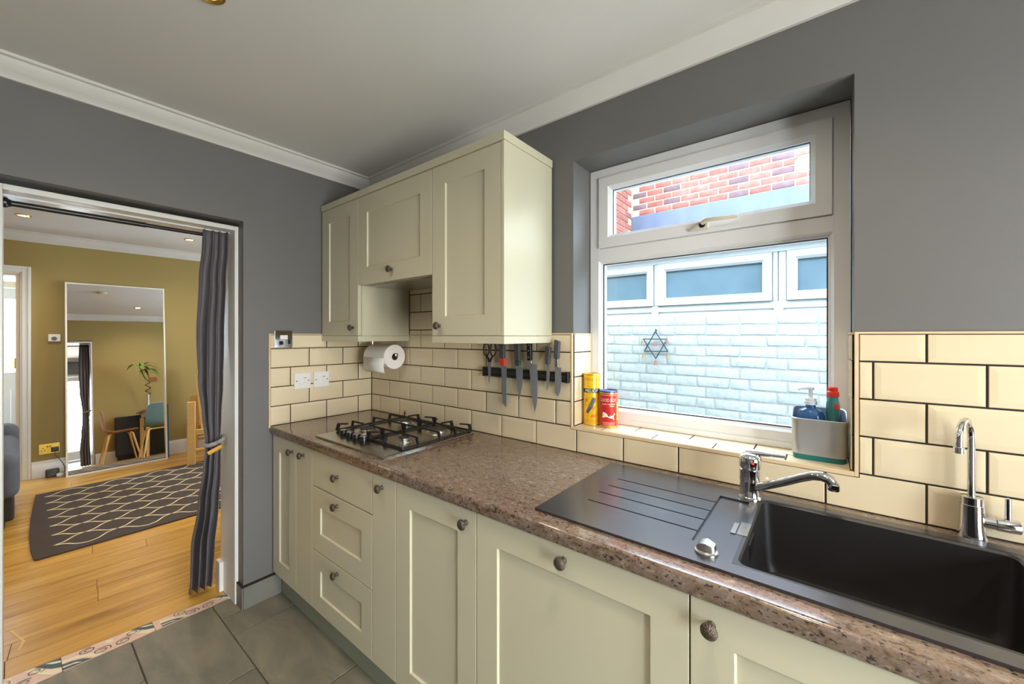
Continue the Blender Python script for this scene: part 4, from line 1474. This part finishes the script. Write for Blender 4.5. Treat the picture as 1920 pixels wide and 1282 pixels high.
# plank direction follows the slightly skewed threshold edge
ux, uy = 0.0966 / math.hypot(.0966, 1), 1 / math.hypot(.0966, 1)
nx, ny = -uy, ux
EX, EY = -0.2215, -0.746     # a point on the threshold edge
BREAKS = {}
for i in range(0, 30):
    d0, d1 = .0014 + i * PW, (i + 1) * PW - .0014
    cuts = [-3.2, 3.0]
    rr = random.Random(i)
    cuts.insert(1, -1.1 + rr.random() * 2.6)
    for s0, s1 in zip(cuts, cuts[1:]):
        poly = [(EX + nx * d + ux * s, EY + ny * d + uy * s) for d, s in ((d0, s0 + .0012), (d1, s0 + .0012), (d1, s1 - .0012), (d0, s1 - .0012))]
        poly = clip_poly(poly, 0, 1, 1.89)
        poly = clip_poly(poly, 0, -1, 3.39)
        poly = clip_poly(poly, -1, 0, 4.1) if poly else poly
        if not poly:
            continue
        if i == 0:
            # the first board lies in the doorway and runs on behind the wall on either side
            pieces = [clip_poly(clip_poly(poly, 0, 1, -.750), 0, -1, 1.484), clip_poly(clip_poly(poly, 1, 0, -.302), 0, -1, .747), clip_poly(clip_poly(poly, 1, 0, -.302), 0, 1, -1.487)]
        else:
            pieces = [clip_poly(poly, 1, 0, -.302)]
        for pc in pieces:
            if len(pc) < 3:
                continue
            cx = sum(p[0] for p in pc) / len(pc)
            cy = sum(p[1] for p in pc) / len(pc)
            ar = abs(sum(pc[k][0] * pc[(k + 1) % len(pc)][1] - pc[(k + 1) % len(pc)][0] * pc[k][1] for k in range(len(pc)))) / 2
            if ar < .002:
                continue
            me = MB().prism([(p[0] - cx, p[1] - cy) for p in pc], 'z', -.004, 0).mesh('plank')
            put('plank', me, 'pine_plank', fl, (cx, cy, 0))
tag(MB().prism([(-.70, -1.475), (-.70, -1.468), (-.545, -1.428), (-.478, -1.445), (-.478, -1.452), (-.548, -1.437)], 'z', .0003, .0008).build('tape_mark', 'tin_gold'), 'thin strip of yellow tape on the pine boards by the left jamb', 'tape')

# far wall in its own frame: local x out of the wall, local y along it
FW = bpy.data.objects.new('wall_far', None)
AF = -math.atan(.030)
FL = (-3.742, -1.13, 0)


def far_put(o):
    o.location = FL
    o.rotation_euler = (0, 0, AF)
    return o


bpy.data.objects.remove(FW)
DTY0, DTY1, DTZ = -1.20, -.300, 2.00
m = MB().box(-.14, 0, DTY1, 3.3, 0, 2.55).box(-.14, 0, -2.6, DTY0, 0, 2.55).box(-.14, 0, DTY0, DTY1, DTZ, 2.55)
struct(far_put(m.build('wall_far', 'olive_paint')), 'olive yellow far wall of the dining room')
struct(MB().box(-4.6, -.14, 1.9, 2.1, 0, .75).box(-4.6, -.14, 1.9, 2.1, 2.15, 2.55).box(-4.6, -2.75, 1.9, 2.1, .75, 2.15).box(-1.25, -.14, 1.9, 2.1, .75, 2.15).build('wall_street', 'olive_paint'), 'olive dining room wall with the street window')
w2 = bpy.data.objects.new('window_2', None)
C.objects.link(w2)
struct(w2, 'white dining room window outside the view')
frame_ring(-2.748, -1.252, .752, 2.148, .06, 1.97, 2.04).build('frame', 'upvc', w2)
MB().box(-2.03, -1.97, 1.975, 2.035, .812, 2.088).build('mullion', 'upvc', w2)
MB().box(-2.69, -1.31, 2.0, 2.004, .81, 2.09).build('pane', 'clear_glass', w2)
struct(MB().box(-4.6, -.14, -3.6, -3.4, 0, 2.55).build('wall_dining_left', 'olive_paint'), 'olive dining room side wall')
# coving and skirting on the far wall
rings = []
for yy in (-2.5, 3.0):
    rings.append([(a * 1.1, yy, CD + b * 1.25) for a, b in cov])
struct(far_put(MB().loft(rings).build('trim_6', 'coving_paint', smooth=30)), 'white coving on the far dining room wall')
coving('trim_7', (-.30, 1.9, 0), (-.30, -3.4, 0), (-1, 0, 0), CD, 'white coving over the doorway on the dining room side', 0, 0, 1.2)
sk = [(0, 0), (.020, 0), (.020, .125), (.016, .137), (.012, .140), (.010, .152), (.004, .160), (0, .160)]
rings = [[(a, yy, z) for a, z in sk] for yy in (-.228, 3.0)]
struct(far_put(MB().loft(rings).build('baseboard_far', 'white_gloss', smooth=30)), 'white skirting board on the far dining room wall')
rings = [[(-.30 - a, yy, z) for a, z in sk] for yy in (-.72, 1.9)]
struct(MB().loft(rings).build('baseboard_near', 'white_gloss', smooth=30), 'white skirting board beside the doorway')
# inner hall door frame and front door beyond
d3 = bpy.data.objects.new('door_3', None)
C.objects.link(d3)
far_put(d3)
struct(d3, 'white architrave of the hall doorway')
b = MB()
for (a0, a1, x1) in ((-.300, -.286, .008), (-.286, -.250, .018), (-.250, -.230, .026)):
    b.box(0.0002, x1, a0, a1, 0, DTZ + (a1 + .30))
b.build('architrave', 'white_gloss', d3, bevel=.002)
b = MB()
for (a0, a1, x1) in ((0, .014, .008), (.014, .050, .018), (.050, .070, .026)):
    b.box(.0002, x1, -1.20, -.300 + a0, DTZ + a0, DTZ + a1)
b.build('architrave', 'white_gloss', d3, bevel=.002)
MB().box(-.139, .0001, -.325, -.301, 0, DTZ - .025).build('jamb', 'cream_trim', d3)
MB().box(-.139, .0001, -1.199, -.301, DTZ - .024, DTZ).build('head', 'cream_trim', d3)
MB().box(-.058, -.020, -.3285, -.3255, 1.085, 1.185).build('hinge', 'brass', d3, bevel=.001)
MB().lathe([(.006, 0), (.006, .10)], (-.016, -.330, 1.085), (0, 0, 1), 12).build('hinge_pin', 'brass', d3)

struct(MB().box(-6.5, -3.85, -3.4, -.6, -.06, -.002).build('floor_hall', 'hall_floor'), 'dark wooden hall floor')
struct(MB().box(-6.5, -3.9, -.62, -.5, 0, 2.55).build('wall_hall', 'olive_paint'), 'hall side wall')
fd = bpy.data.objects.new('door_4', None)
C.objects.link(fd)
struct(fd, 'white front door with tall frosted panes at the end of the hall')
X4 = -5.60
struct(MB().box(X4 - .2, X4, -3.4, -2.25, 0, 2.55).box(X4 - .2, X4, -.95, -.62, 0, 2.55).box(X4 - .2, X4, -2.25, -.95, 2.42, 2.55).build('wall_front', 'cream_trim'), 'front wall of the hall')
b = MB().box(X4 - .12, X4 - .03, -1.01, -.95, 0, 2.42).box(X4 - .12, X4 - .03, -2.25, -2.19, 0, 2.42).box(X4 - .12, X4 - .03, -2.19, -1.01, 2.34, 2.42).box(X4 - .12, X4 - .03, -2.19, -1.01, 2.00, 2.08)
b.build('frame', 'cream_trim', fd, bevel=.004)
MB().box(X4 - .08, X4 - .074, -2.19, -1.01, 2.08, 2.34).build('transom_pane', 'clear_glass', fd)
lf = MB().box(X4 - .10, X4 - .05, -1.14, -1.015, .004, 1.995).box(X4 - .10, X4 - .05, -2.185, -2.06, .004, 1.995).box(X4 - .10, X4 - .05, -2.06, -1.14, .004, .94).box(X4 - .10, X4 - .05, -2.06, -1.14, 1.86, 1.995).box(X4 - .10, X4 - .05, -1.66, -1.54, .94, 1.86).build('leaf', 'white_gloss', fd, bevel=.004)
for a, c in ((-2.06, -1.66), (-1.54, -1.14)):
    MB().box(X4 - .08, X4 - .074, a, c, .94, 1.86).build('pane', 'clear_glass', lf)
    MB().box(X4 - .048, X4 - .040, a + .05, c - .05, .20, .74).build('raised_panel', 'white_gloss', lf, bevel=.006)
MB().tube([(X4 - .05, -1.08, 1.22), (X4 - .01, -1.08, 1.22), (X4 + .0, -1.10, 1.22), (X4 + .0, -1.24, 1.22)], .010, 10).build('lever', 'satin_steel', lf, smooth=60)

# ---- wall fittings on the far wall
t = thing('room_thermostat', 'small white thermostat on the yellow wall left of the mirror', 'thermostat', FL, rotz=AF, local=True)
MB().box(.0005, .026, -.122, -.040, 1.343, 1.416).build('case', 'white_plastic', t, bevel=.004)
MB().lathe([(.020, 0), (.019, .004)], (.0262, -.083, 1.372), (1, 0, 0), 20).build('dial', 'print_grey', t)
t = thing('double_socket', 'brass double socket above the skirting left of the mirror', 'socket', FL, rotz=AF, local=True)
MB().box(.0005, .007, -.182, -.046, .222, .322).build('plate', 'brass', t, bevel=.001)
for yy in (-.155, -.075):
    for dy, dz in ((-.011, 0), (.011, 0), (0, .022)):
        MB().box(.0072, .0080, yy + dy - .004, yy + dy + .004, .255 + dz, .263 + dz).build('slot', 'black_plastic', t)
for yy in (-.126, -.108):
    MB().box(.0072, .011, yy - .006, yy + .006, .287, .303).build('rocker', 'print_brown', t)
t = thing('mains_plug', 'black plug pushed into the right half of the brass socket', 'plug', FL, rotz=AF, local=True)
MB().box(.0082, .040, -.102, -.052, .238, .286).build('body', 'black_plastic', t, bevel=.006)
t = thing('power_adapter', 'black power adapter on the floor beside the mirror', 'adapter', FL, rotz=AF, local=True)
MB().box(.040, .085, -.140, -.050, .002, .075).build('case', 'black_plastic', t, bevel=.008)
MB().lathe([(.020, 0), (.026, .006), (.024, .03), (.012, .036)], (.108, -.045, .001), (0, 0, 1), 18).build('white_plug', 'white_plastic', t, smooth=60)
t = thing('power_cable', 'thin cable drooping from the brass socket to the floor', 'cable', FL, rotz=AF, local=True)
MB().tube([(.028, -.078, .236), (.030, -.076, .20), (.034, -.050, .165), (.042, -.028, .12), (.050, -.012, .07), (.060, -.012, .03), (.065, -.030, .008)], .003, 8).build('cord', 'cable', t, smooth=60)

# ---- mirror leaning on the wall
mi = thing('floor_mirror', 'tall leaning floor mirror with a thin pale frame', 'mirror', (-3.508, -.763, 0), local=True)
mi.rotation_euler = (0, -math.radians(5.65), math.radians(-0.45))
W_, H_ = .766, 1.955
b = MB()
f = .014
b.box(-.014, .004, -W_ / 2, -W_ / 2 + f, .001, H_).box(-.014, .004, W_ / 2 - f, W_ / 2, .001, H_).box(-.014, .004, -W_ / 2 + f, W_ / 2 - f, .001, f * 1.3).box(-.014, .004, -W_ / 2 + f, W_ / 2 - f, H_ - f, H_)
b.build('frame', 'mirror_frame', mi, bevel=.001)
MB().box(-.010, -.002, -W_ / 2 + f, W_ / 2 - f, f * 1.3, H_ - f).build('glass', 'mirror_glass', mi)
MB().box(-.022, .002, W_ / 2 + .0005, W_ / 2 + .014, .02, .62).build('corner_guard', 'soap_blue', mi)

# ---- rug
rg = thing('rug', 'dark brown rug with a cream ogee trellis pattern', 'rug', (-2.3, -.4, 0))
b = MB()
NX, NY = 6, 30
X0r, X1r, Y0r, Y1r = -3.075, -1.505, -1.365, .95
poly = [(X1r, Y1r), (X0r, Y1r), (X0r, -1.345), (-2.85, -1.360), (-2.4, -1.385), (-2.0, -1.398), (-1.7, -1.396), (-1.525, -1.385), (X1r + .0, -1.372)]
b.prism(poly, 'z', .0006, .009)
b.build('pile', 'rug_dark', rg)
b = MB()
x_t = -1.675
for k in range(-1, 13):
    xa = x_t - .105 * k
    sgn = 1 if k % 2 == 0 else -1
    pth = []
    n = 12
    per = .302
    y = -1.300
    # each line runs node to node, bulging to the middle with a small step
    j = 0
    while y < .82:
        a, c = (xa, xa - .105) if (j % 2 == 0) == (sgn > 0) else (xa - .105, xa)
        for q in range(n):
            f = q / n
            g = f - .12 * math.sin(2 * PI * f) + .02 * math.sin(4 * PI * f)
            pth.append((a + (c - a) * g, y + f * per / 2))
        y += per / 2
        j += 1
    r = ribbon(pth, .012, .0098)
    b.add(r.v, r.f)
o = b.build('trellis_pattern', 'rug_line', rg)

# ---- lounge chair: local +y is the way it faces, local -x the far side
ac = thing('lounge_chair', 'pale birch lounge chair with a patterned cushion beyond the curtain', 'armchair', (-2.995, -.318, 0), rotz=math.radians(-15), local=True)
for x0, x1 in ((-.038, 0), (-.62, -.582)):
    MB().box(x0, x1, 0, .070, .0095, .690).build('rear_post', 'birch', ac, bevel=.006)
    MB().box(x0, x1, .62, .69, .0095, .560).build('front_post', 'birch', ac, bevel=.006)
    MB().box(x0 + .004, x1 - .004, .0705, .6195, .325, .385).build('seat_rail', 'birch', ac, bevel=.004)
    MB().box(x0 + .006, x1 - .006, .0705, .6195, .150, .178).build('stretcher', 'birch', ac, bevel=.004)
for y0 in (.012, .63):
    MB().box(-.581, -.039, y0, y0 + .03, .30, .36).build('cross_rail', 'birch', ac, bevel=.004)
b = MB()
rings = []
for y, z, th in ((.66, .44, .045), (.60, .455, .055), (.35, .445, .055), (.13, .435, .05)):
    rings.append([(-.575, y, z - th), (-.045, y, z - th), (-.035, y, z), (-.045, y, z + th), (-.575, y, z + th), (-.585, y, z)])
b.loft(rings).build('seat_cushion', 'cushion_print', ac, bevel=.018)
b = MB()
rings = []
for y, z in ((.150, .40), (.115, .60), (.088, .84), (.080, 1.03)):
    rings.append([(-.585, y, z), (-.035, y, z), (-.035, y + .085, z + .015), (-.585, y + .085, z + .015)])
b.loft(rings).build('back_cushion', 'cushion_print', ac, bevel=.018)
for x in (-.05, -.585):
    MB().prism([(.120, .36), (.143, .36), (.0795, .98), (.066, .98)], 'x', x, x + .016).build('back_slat', 'birch', ac)

# ---- sofa at the left
so = thing('sofa', 'dark grey sofa with a rounded arm at the left edge', 'sofa', (-2.8, -2.0, 0))


def soft(x0, x1, y0, y1, z0, z1, name, m, parent, bev=.05):
    return MB().box(x0, x1, y0, y1, z0, z1).build(name, m, parent, bevel=bev, seg=5)


soft(-3.25, -2.22, -1.66, -1.435, .22, .545, 'arm', 'sofa_cloth', so, .07)
soft(-3.25, -2.22, -2.95, -2.70, .22, .545, 'arm', 'sofa_cloth', so, .07)
soft(-3.22, -2.26, -2.70, -1.66, .22, .42, 'seat', 'sofa_cloth', so, .04)
soft(-3.46, -3.22, -2.95, -1.435, .22, .62, 'backrest', 'sofa_cloth', so, .07)
soft(-3.40, -2.27, -2.90, -1.46, .06, .235, 'base', 'sofa_base', so, .02)
for x in (-3.35, -2.32):
    for y in (-2.85, -1.52):
        MB().lathe([(.014, 0), (.02, .0595)], (x, y, .0003), (0, 0, 1), 14).build('leg', 'sofa_base', so, smooth=40)

# ---- dining set beside the doorway, seen in the mirror
tbl = thing('dining_table', 'wooden-topped dining table with pale legs by the yellow wall', 'table', (-.78, .08, 0))
MB().box(-1.08, -.43, -.25, .80, .705, .735).build('tabletop', 'table_wood', tbl, bevel=.006)
MB().box(-1.03, -.48, -.20, .75, .635, .704).build('apron', 'white_gloss', tbl)
for x, y in ((-1.02, -.19), (-.50, -.19), (-1.02, .74), (-.50, .74)):
    sx = -.02 if x < -.8 else .02
    sy = -.02 if y < 0 else .02
    b = MB()
    b.loft([[(x + sx - .016, y + sy - .016, .0003), (x + sx + .016, y + sy - .016, .0003), (x + sx + .016, y + sy + .016, .0003), (x + sx - .016, y + sy + .016, .0003)],
            [(x - .026, y - .026, .634), (x + .026, y - .026, .634), (x + .026, y + .026, .634), (x - .026, y + .026, .634)]])
    b.build('leg', 'birch', tbl)


def chair(label, loc, rz, m):
    t = thing('dining_chair', label, 'chair', loc, 'moulded chairs at the dining table', rz, True)
    # moulded shell: local +y is the front
    prof = [(.20, .445), (.17, .452), (.05, .440), (-.08, .432), (-.15, .445), (-.185, .50), (-.20, .60), (-.215, .72), (-.225, .80)]
    wid = [.19, .21, .215, .21, .20, .195, .19, .18, .13]
    vs, fs = [], []
    n = 11
    for (y, z), w in zip(prof, wid):
        for k in range(n):
            u = -1 + 2 * k / (n - 1)
            lift = .022 * u * u
            vs.append((w * u, y + (lift if z > .5 else 0), z + (lift if z <= .5 else -.0)))
    for i in range(len(prof) - 1):
        for k in range(n - 1):
            a = i * n + k
            fs.append((a, a + 1, a + n + 1, a + n))
    o = MB().add(vs, fs).build('shell', m, t, smooth=80)
    sd = o.modifiers.new('thick', 'SOLIDIFY')
    sd.thickness = .008
    sb = o.modifiers.new('sub', 'SUBSURF')
    sb.levels = sb.render_levels = 1
    MB().box(-.15, .15, -.13, -.10, .405, .424).box(-.15, .15, .10, .13, .405, .424).build('seat_frame', 'birch', t, bevel=.003)
    for sx in (-1, 1):
        for sy in (-1, 1):
            MB().tube([(sx * .225, sy * .21, .0003), (sx * .15, sy * .13, .40), (sx * .11, sy * .115, .416)], [.010, .016, .014], 10).build('leg', 'birch', t, smooth=60)
    return t


chair('pinkish moulded chair with pale wooden legs reflected in the mirror', (-.72, -.482, 0), 0.0, 'chair_pink')
chair('blue-grey moulded chair with pale wooden legs reflected in the mirror', (-1.27, -.09, 0), math.radians(-90), 'chair_blue')
sbd = thing('sideboard', 'low black sideboard against the yellow wall reflected in the mirror', 'sideboard', (-.36, .1, 0))
MB().box(-.405, -.325, -.50, .75, .06, .69).build('body', 'sideboard_black', sbd, bevel=.004)
MB().box(-.40, -.33, -.48, .73, .0003, .0595).build('plinth', 'sideboard_black', sbd)
for a, c in ((-.49, -.09), (-.08, .32), (.33, .74)):
    MB().box(-.415, -.4055, a, c, .075, .675).build('door', 'sideboard_black', sbd, bevel=.002)
# plant
pv = thing('bamboo_plant', 'curly-stemmed green bamboo plant in a slim vase on the dining table', 'plant', (-.62, -.12, .7355))
MB().lathe([(.022, 0), (.024, .004), (.014, .05), (.012, .24), (.017, .26), (.0165, .262)], (-.62, -.12, .7356), (0, 0, 1), 20).build('vase', 'vase_glass', pv, smooth=50)
pts = [(-.62, -.12, .98)]
for k in range(30):
    a = k * .55
    pts.append((-.62 + .022 * math.cos(a), -.12 + .030 * math.sin(a), .99 + k * .0085))
pts += [(-.62, -.15, 1.28), (-.62, -.18, 1.36), (-.62, -.21, 1.46)]
MB().tube(pts, .008, 8).build('stem', 'stem_green', pv, smooth=60)
rl = random.Random(4)
for k in range(15):
    a = rl.uniform(0, 2 * PI)
    L = rl.uniform(.18, .34)
    z0 = rl.uniform(1.36, 1.48)
    up = rl.uniform(.06, .22)
    droop = rl.uniform(.05, .26)
    vs, fs = [], []
    n = 9
    for q in range(n):
        f = q / (n - 1)
        w = .023 * math.sin(PI * min(1, f * .95 + .05)) + .001
        r = L * f
        z = z0 + up * f * 1.6 - (up + droop) * f * f * 1.1
        px_, py_ = -.62 + r * math.cos(a) * .75, -.21 + (z0 - 1.46) * -.2 + r * math.sin(a)
        vs += [(px_ - math.sin(a) * w, py_ + math.cos(a) * w, z), (px_, py_, z - .004), (px_ + math.sin(a) * w, py_ - math.cos(a) * w, z)]
    for q in range(n - 1):
        for c in (0, 1):
            i = q * 3 + c
            fs.append((i, i + 1, i + 4, i + 3))
    MB().add(vs, fs).build('leaf', 'leaf_green', pv, smooth=80)
t = thing('wall_socket', 'small brown double socket on the yellow wall above the dining table', 'socket', (-.30, -.0, 1.25))
MB().box(-.309, -.3005, -.055, .050, 1.25, 1.325).build('plate', 'table_wood', t, bevel=.001)
MB().box(-.312, -.3092, -.03, .02, 1.28, 1.305).build('rocker', 'brass', t)

# ================================================================== DOWNLIGHTS
GD = 'recessed ceiling spotlights'


def downlight(x, y, z, label, power, col=(1.0, .85, .66), blend=True):
    t = thing('downlight', label, 'spotlight', (x, y, z - .012), GD)
    b = MB()
    seg = 32
    rings = []
    for r, zz in ((.046, 0), (.045, -.006), (.038, -.008), (.034, -.004), (.030, -.0008)):
        rings.append([(x + r * math.cos(2 * PI * k / seg), y + r * math.sin(2 * PI * k / seg), z - .0004 + zz) for k in range(seg)])
    b.loft(rings, cap=(False, False)).build('bezel', 'brass', t, smooth=40)
    MB().lathe([(.0295, 0), (.0295, .001)], (x, y, z - .004), (0, 0, 1), 28).build('lamp', 'lamp_warm', t)
    d = bpy.data.lights.new('downlight_beam', 'SPOT')
    d.energy = power
    d.color = col
    d.spot_size = math.radians(150)
    d.spot_blend = 1.0
    d.shadow_soft_size = .05
    o = bpy.data.objects.new('downlight_beam', d)
    C.objects.link(o)
    o.parent = t
    o.location = (0, 0, -.02)
    return t


downlight(.922, -1.111, CEIL, 'brass-rimmed spotlight in the kitchen ceiling near the doorway', 20)
downlight(2.25, -.95, CEIL, 'kitchen ceiling spotlight above the sink cabinets, out of view', 48)
downlight(3.55, -1.10, CEIL, 'unseen fill spotlight added to the kitchen ceiling near the garden door', 36)  # unseen lamp, added to fill the garden-door end of the kitchen
downlight(.878, -2.15, CEIL, 'unseen fill spotlight added to the kitchen ceiling by the back wall near the doorway', 18)  # added out of sight as fill, kept weak so the doorway side stays darker
downlight(2.25, -2.15, CEIL, 'unseen fill spotlight added to the kitchen ceiling by the back wall behind the camera', 32)  # unseen fill lamp added behind the camera
downlight(-2.90, -1.415, CD, 'dining room spotlight near the hall doorway', 34)
downlight(-2.86, -.325, CD, 'dining room spotlight beside the curtain top', 34)
downlight(-.95, -.25, CD, 'dining room spotlight above the dining table', 34)
downlight(-1.20, -1.55, CD, 'dining room spotlight above the sofa end, out of view', 34)
downlight(-1.9, .9, CD, 'dining room spotlight near the street window, out of view', 34)
t = thing('smoke_alarm', 'round smoke alarm on the dining room ceiling seen in the mirror', 'smoke alarm', (-1.75, -.72, CD - .03))
MB().lathe([(.030, 0), (.045, .004), (.050, .012), (.050, .0295)], (-1.75, -.72, CD - .03), (0, 0, 1), 28).build('case', 'cream_trim', t, smooth=40)

# ================================================================== OUTDOORS: NEIGHBOUR'S SIDE
struct(MB().box(-3, 9, .30, 1.75, -.30, -.05).build('ground_passage', 'paving'), 'paved side passage outside the kitchen window')
struct(MB().box(4.4, 12, -6, .30, -.30, -.05).build('ground_garden', 'paving'), 'paved garden behind the kitchen')
struct(MB().box(9.0, 9.2, -6, 4, -.05, 1.9).build('wall_garden_end', 'garden_wall_render'), 'pale garden wall')
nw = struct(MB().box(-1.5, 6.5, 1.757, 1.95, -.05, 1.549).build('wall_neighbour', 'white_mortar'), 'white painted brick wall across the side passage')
PW_, PH_ = .222, .0775
ztop = 1.557
BR = {}


def brick_mesh(w, h, seed, depth=.0034, jit=.0022):
    key = (round(w, 3), seed)
    if key in BR:
        return BR[key]
    rr = random.Random(seed * 31 + int(w * 1000))
    a, b_ = w / 2, h / 2
    r0 = [(-a, 0, -b_), (a, 0, -b_), (a, 0, b_), (-a, 0, b_)]
    J = lambda s: rr.uniform(-s, s)
    r1 = [(p[0] + J(jit), -depth * .6 + J(depth * .15), p[2] + J(jit)) for p in r0]
    r2 = [(p[0] - math.copysign(.006, p[0]) + J(jit), -depth + J(depth * .15), p[2] - math.copysign(.005, p[2]) + J(jit)) for p in r0]
    me = MB().loft([r0, r1, r2]).mesh('brick', 60)
    BR[key] = me
    return me


count = 0
for i in range(12):
    zc = ztop - PH_ * (i + .5)
    off = 1.132 + (0.052 if i % 2 else 0) + (-.06 if i == 0 else 0)
    x = off - 5 * PW_ + (PW_ / 2 if i % 2 else 0)
    k = 0
    while x < 3.15:
        w = PW_
        if (i * 7 + k * 3) % 11 == 0:
            w = PW_ / 2 + .01
        me = brick_mesh(w - .013, PH_ - .012, (i * 5 + k) % 9)
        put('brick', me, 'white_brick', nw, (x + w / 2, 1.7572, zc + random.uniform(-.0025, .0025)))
        x += w
        k += 1
# neighbour windows
nwin = thing('neighbour_window', "row of white plastic windows above the neighbour's white brick wall", 'window', (1.6, 1.85, 1.55))
YN = 1.85
b = MB().box(-.4, 4.2, YN - .02, YN + .06, 1.985, 2.055).box(-.4, 4.2, YN - .05, YN + .06, 2.030, 2.062).box(-.4, 4.2, YN - .0, YN + .06, 1.5495, 1.60)
b.box(-.4, 4.2, YN - .012, YN + .05, 1.593, 1.645)
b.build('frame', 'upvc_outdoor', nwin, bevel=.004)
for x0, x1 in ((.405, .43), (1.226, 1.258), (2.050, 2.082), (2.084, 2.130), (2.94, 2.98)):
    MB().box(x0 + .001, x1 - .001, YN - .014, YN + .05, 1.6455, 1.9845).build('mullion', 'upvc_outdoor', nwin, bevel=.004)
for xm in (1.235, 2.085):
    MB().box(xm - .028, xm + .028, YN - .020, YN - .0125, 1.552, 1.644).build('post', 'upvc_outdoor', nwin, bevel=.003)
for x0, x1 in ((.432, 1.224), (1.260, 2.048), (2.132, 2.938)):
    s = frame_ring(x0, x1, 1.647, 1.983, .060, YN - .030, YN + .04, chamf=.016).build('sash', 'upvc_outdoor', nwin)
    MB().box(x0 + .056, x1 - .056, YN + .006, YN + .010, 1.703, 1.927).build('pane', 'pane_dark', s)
# roof, lead flashing, brick house behind
struct(MB().prism([(1.72, 2.063), (1.72, 2.12), (3.5, 2.70), (3.5, 2.60)], 'x', .38, 6.5).build('roof_neighbour', 'roof_felt'), "low roof of the neighbour's extension")
struct(MB().box(.38, 6.5, YN + .061, YN + .2, 1.5495, 2.0625).build('wall_neighbour_inner', 'pane_dark'), "dark inside of the neighbour's extension")
rb = struct(MB().box(.30, 5.0, 3.507, 3.7, 2.0, 3.95).build('wall_red_brick', 'red_mortar'), 'red brick upper wall of the neighbouring house')
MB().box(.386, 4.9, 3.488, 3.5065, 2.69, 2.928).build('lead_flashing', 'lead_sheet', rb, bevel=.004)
RW, RH = .2035, .0745
z = 2.93
i = 0
while z < 3.92:
    x = 1.3885 - RW * 5 + (RW / 2 if i % 2 == 0 else 0)
    k = 0
    while x < 3.05:
        xa, xb = max(x, .392), x + RW
        if xb - xa > .03:
            me = brick_mesh(xb - xa - .012, RH - .012, (i * 3 + k) % 6 + 20, .006, .0008)
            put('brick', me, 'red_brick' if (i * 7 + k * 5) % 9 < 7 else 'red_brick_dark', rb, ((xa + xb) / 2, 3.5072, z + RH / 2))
        x += RW
        k += 1
    z += RH
    i += 1
rw_ = struct(MB().box(.18, .3755, 1.95, 3.5, 2.0, 3.95).build('wall_red_wing', 'red_mortar'), 'red brick side wing of the neighbouring house')
i = 0
z = 2.45
while z < 3.75:
    y = 3.49 - (.11 if i % 2 else 0)
    while y > 2.55:
        ya = max(y - RW, 2.45)
        me = MB().loft([[(0, -(y - ya - .012) / 2, -.031), (0, (y - ya - .012) / 2, -.031), (0, (y - ya - .012) / 2, .031), (0, -(y - ya - .012) / 2, .031)],
                        [(.010, -(y - ya - .014) / 2, -.030), (.010, (y - ya - .014) / 2, -.030), (.010, (y - ya - .014) / 2, .030), (.010, -(y - ya - .014) / 2, .030)]]).mesh('brick')
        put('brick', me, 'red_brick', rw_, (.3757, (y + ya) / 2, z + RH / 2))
        y -= RW
    z += RH
    i += 1
# star ornament on the white wall
st = thing('wire_star', 'black wire six-pointed star with little bells on the white brick wall', 'ornament', (1.275, 1.73, 1.18))
YS = 1.728
tri1 = [(1.274, 1.436), (1.184, 1.275), (1.371, 1.277)]
tri2 = [(1.277, 1.218), (1.176, 1.374), (1.364, 1.374)]
for tri in (tri1, tri2):
    pts = [(p[0], YS, p[1]) for p in tri]
    for p, q in zip(pts, pts[1:] + pts[:1]):
        MB().tube([p, q], .0042, 8).build('wire', 'wire_iron', st, smooth=60)
for (x, z, mm) in ((1.170, 1.372, 'bell_brass'), (1.366, 1.380, 'bell_rust'), (1.272, 1.360, 'bell_rust'), (1.182, 1.264, 'bell_brass'), (1.373, 1.268, 'bell_brass'), (1.276, 1.210, 'bell_rust')):
    MB().lathe([(.003, 0), (.003, -.010), (.009, -.012), (.011, -.022), (.012, -.040), (.0135, -.044)], (x, YS - .008, z), (0, 0, 1), 14).build('bell', mm, st, smooth=50)
MB().lathe([(.006, -.02), (.007, .010)], (1.274, YS + .012, 1.446), (0, -1, 0), 10).build('nail', 'wire_iron', st)

for o in ROOTS:
    if '_off' in o.keys():
        del o['_off']
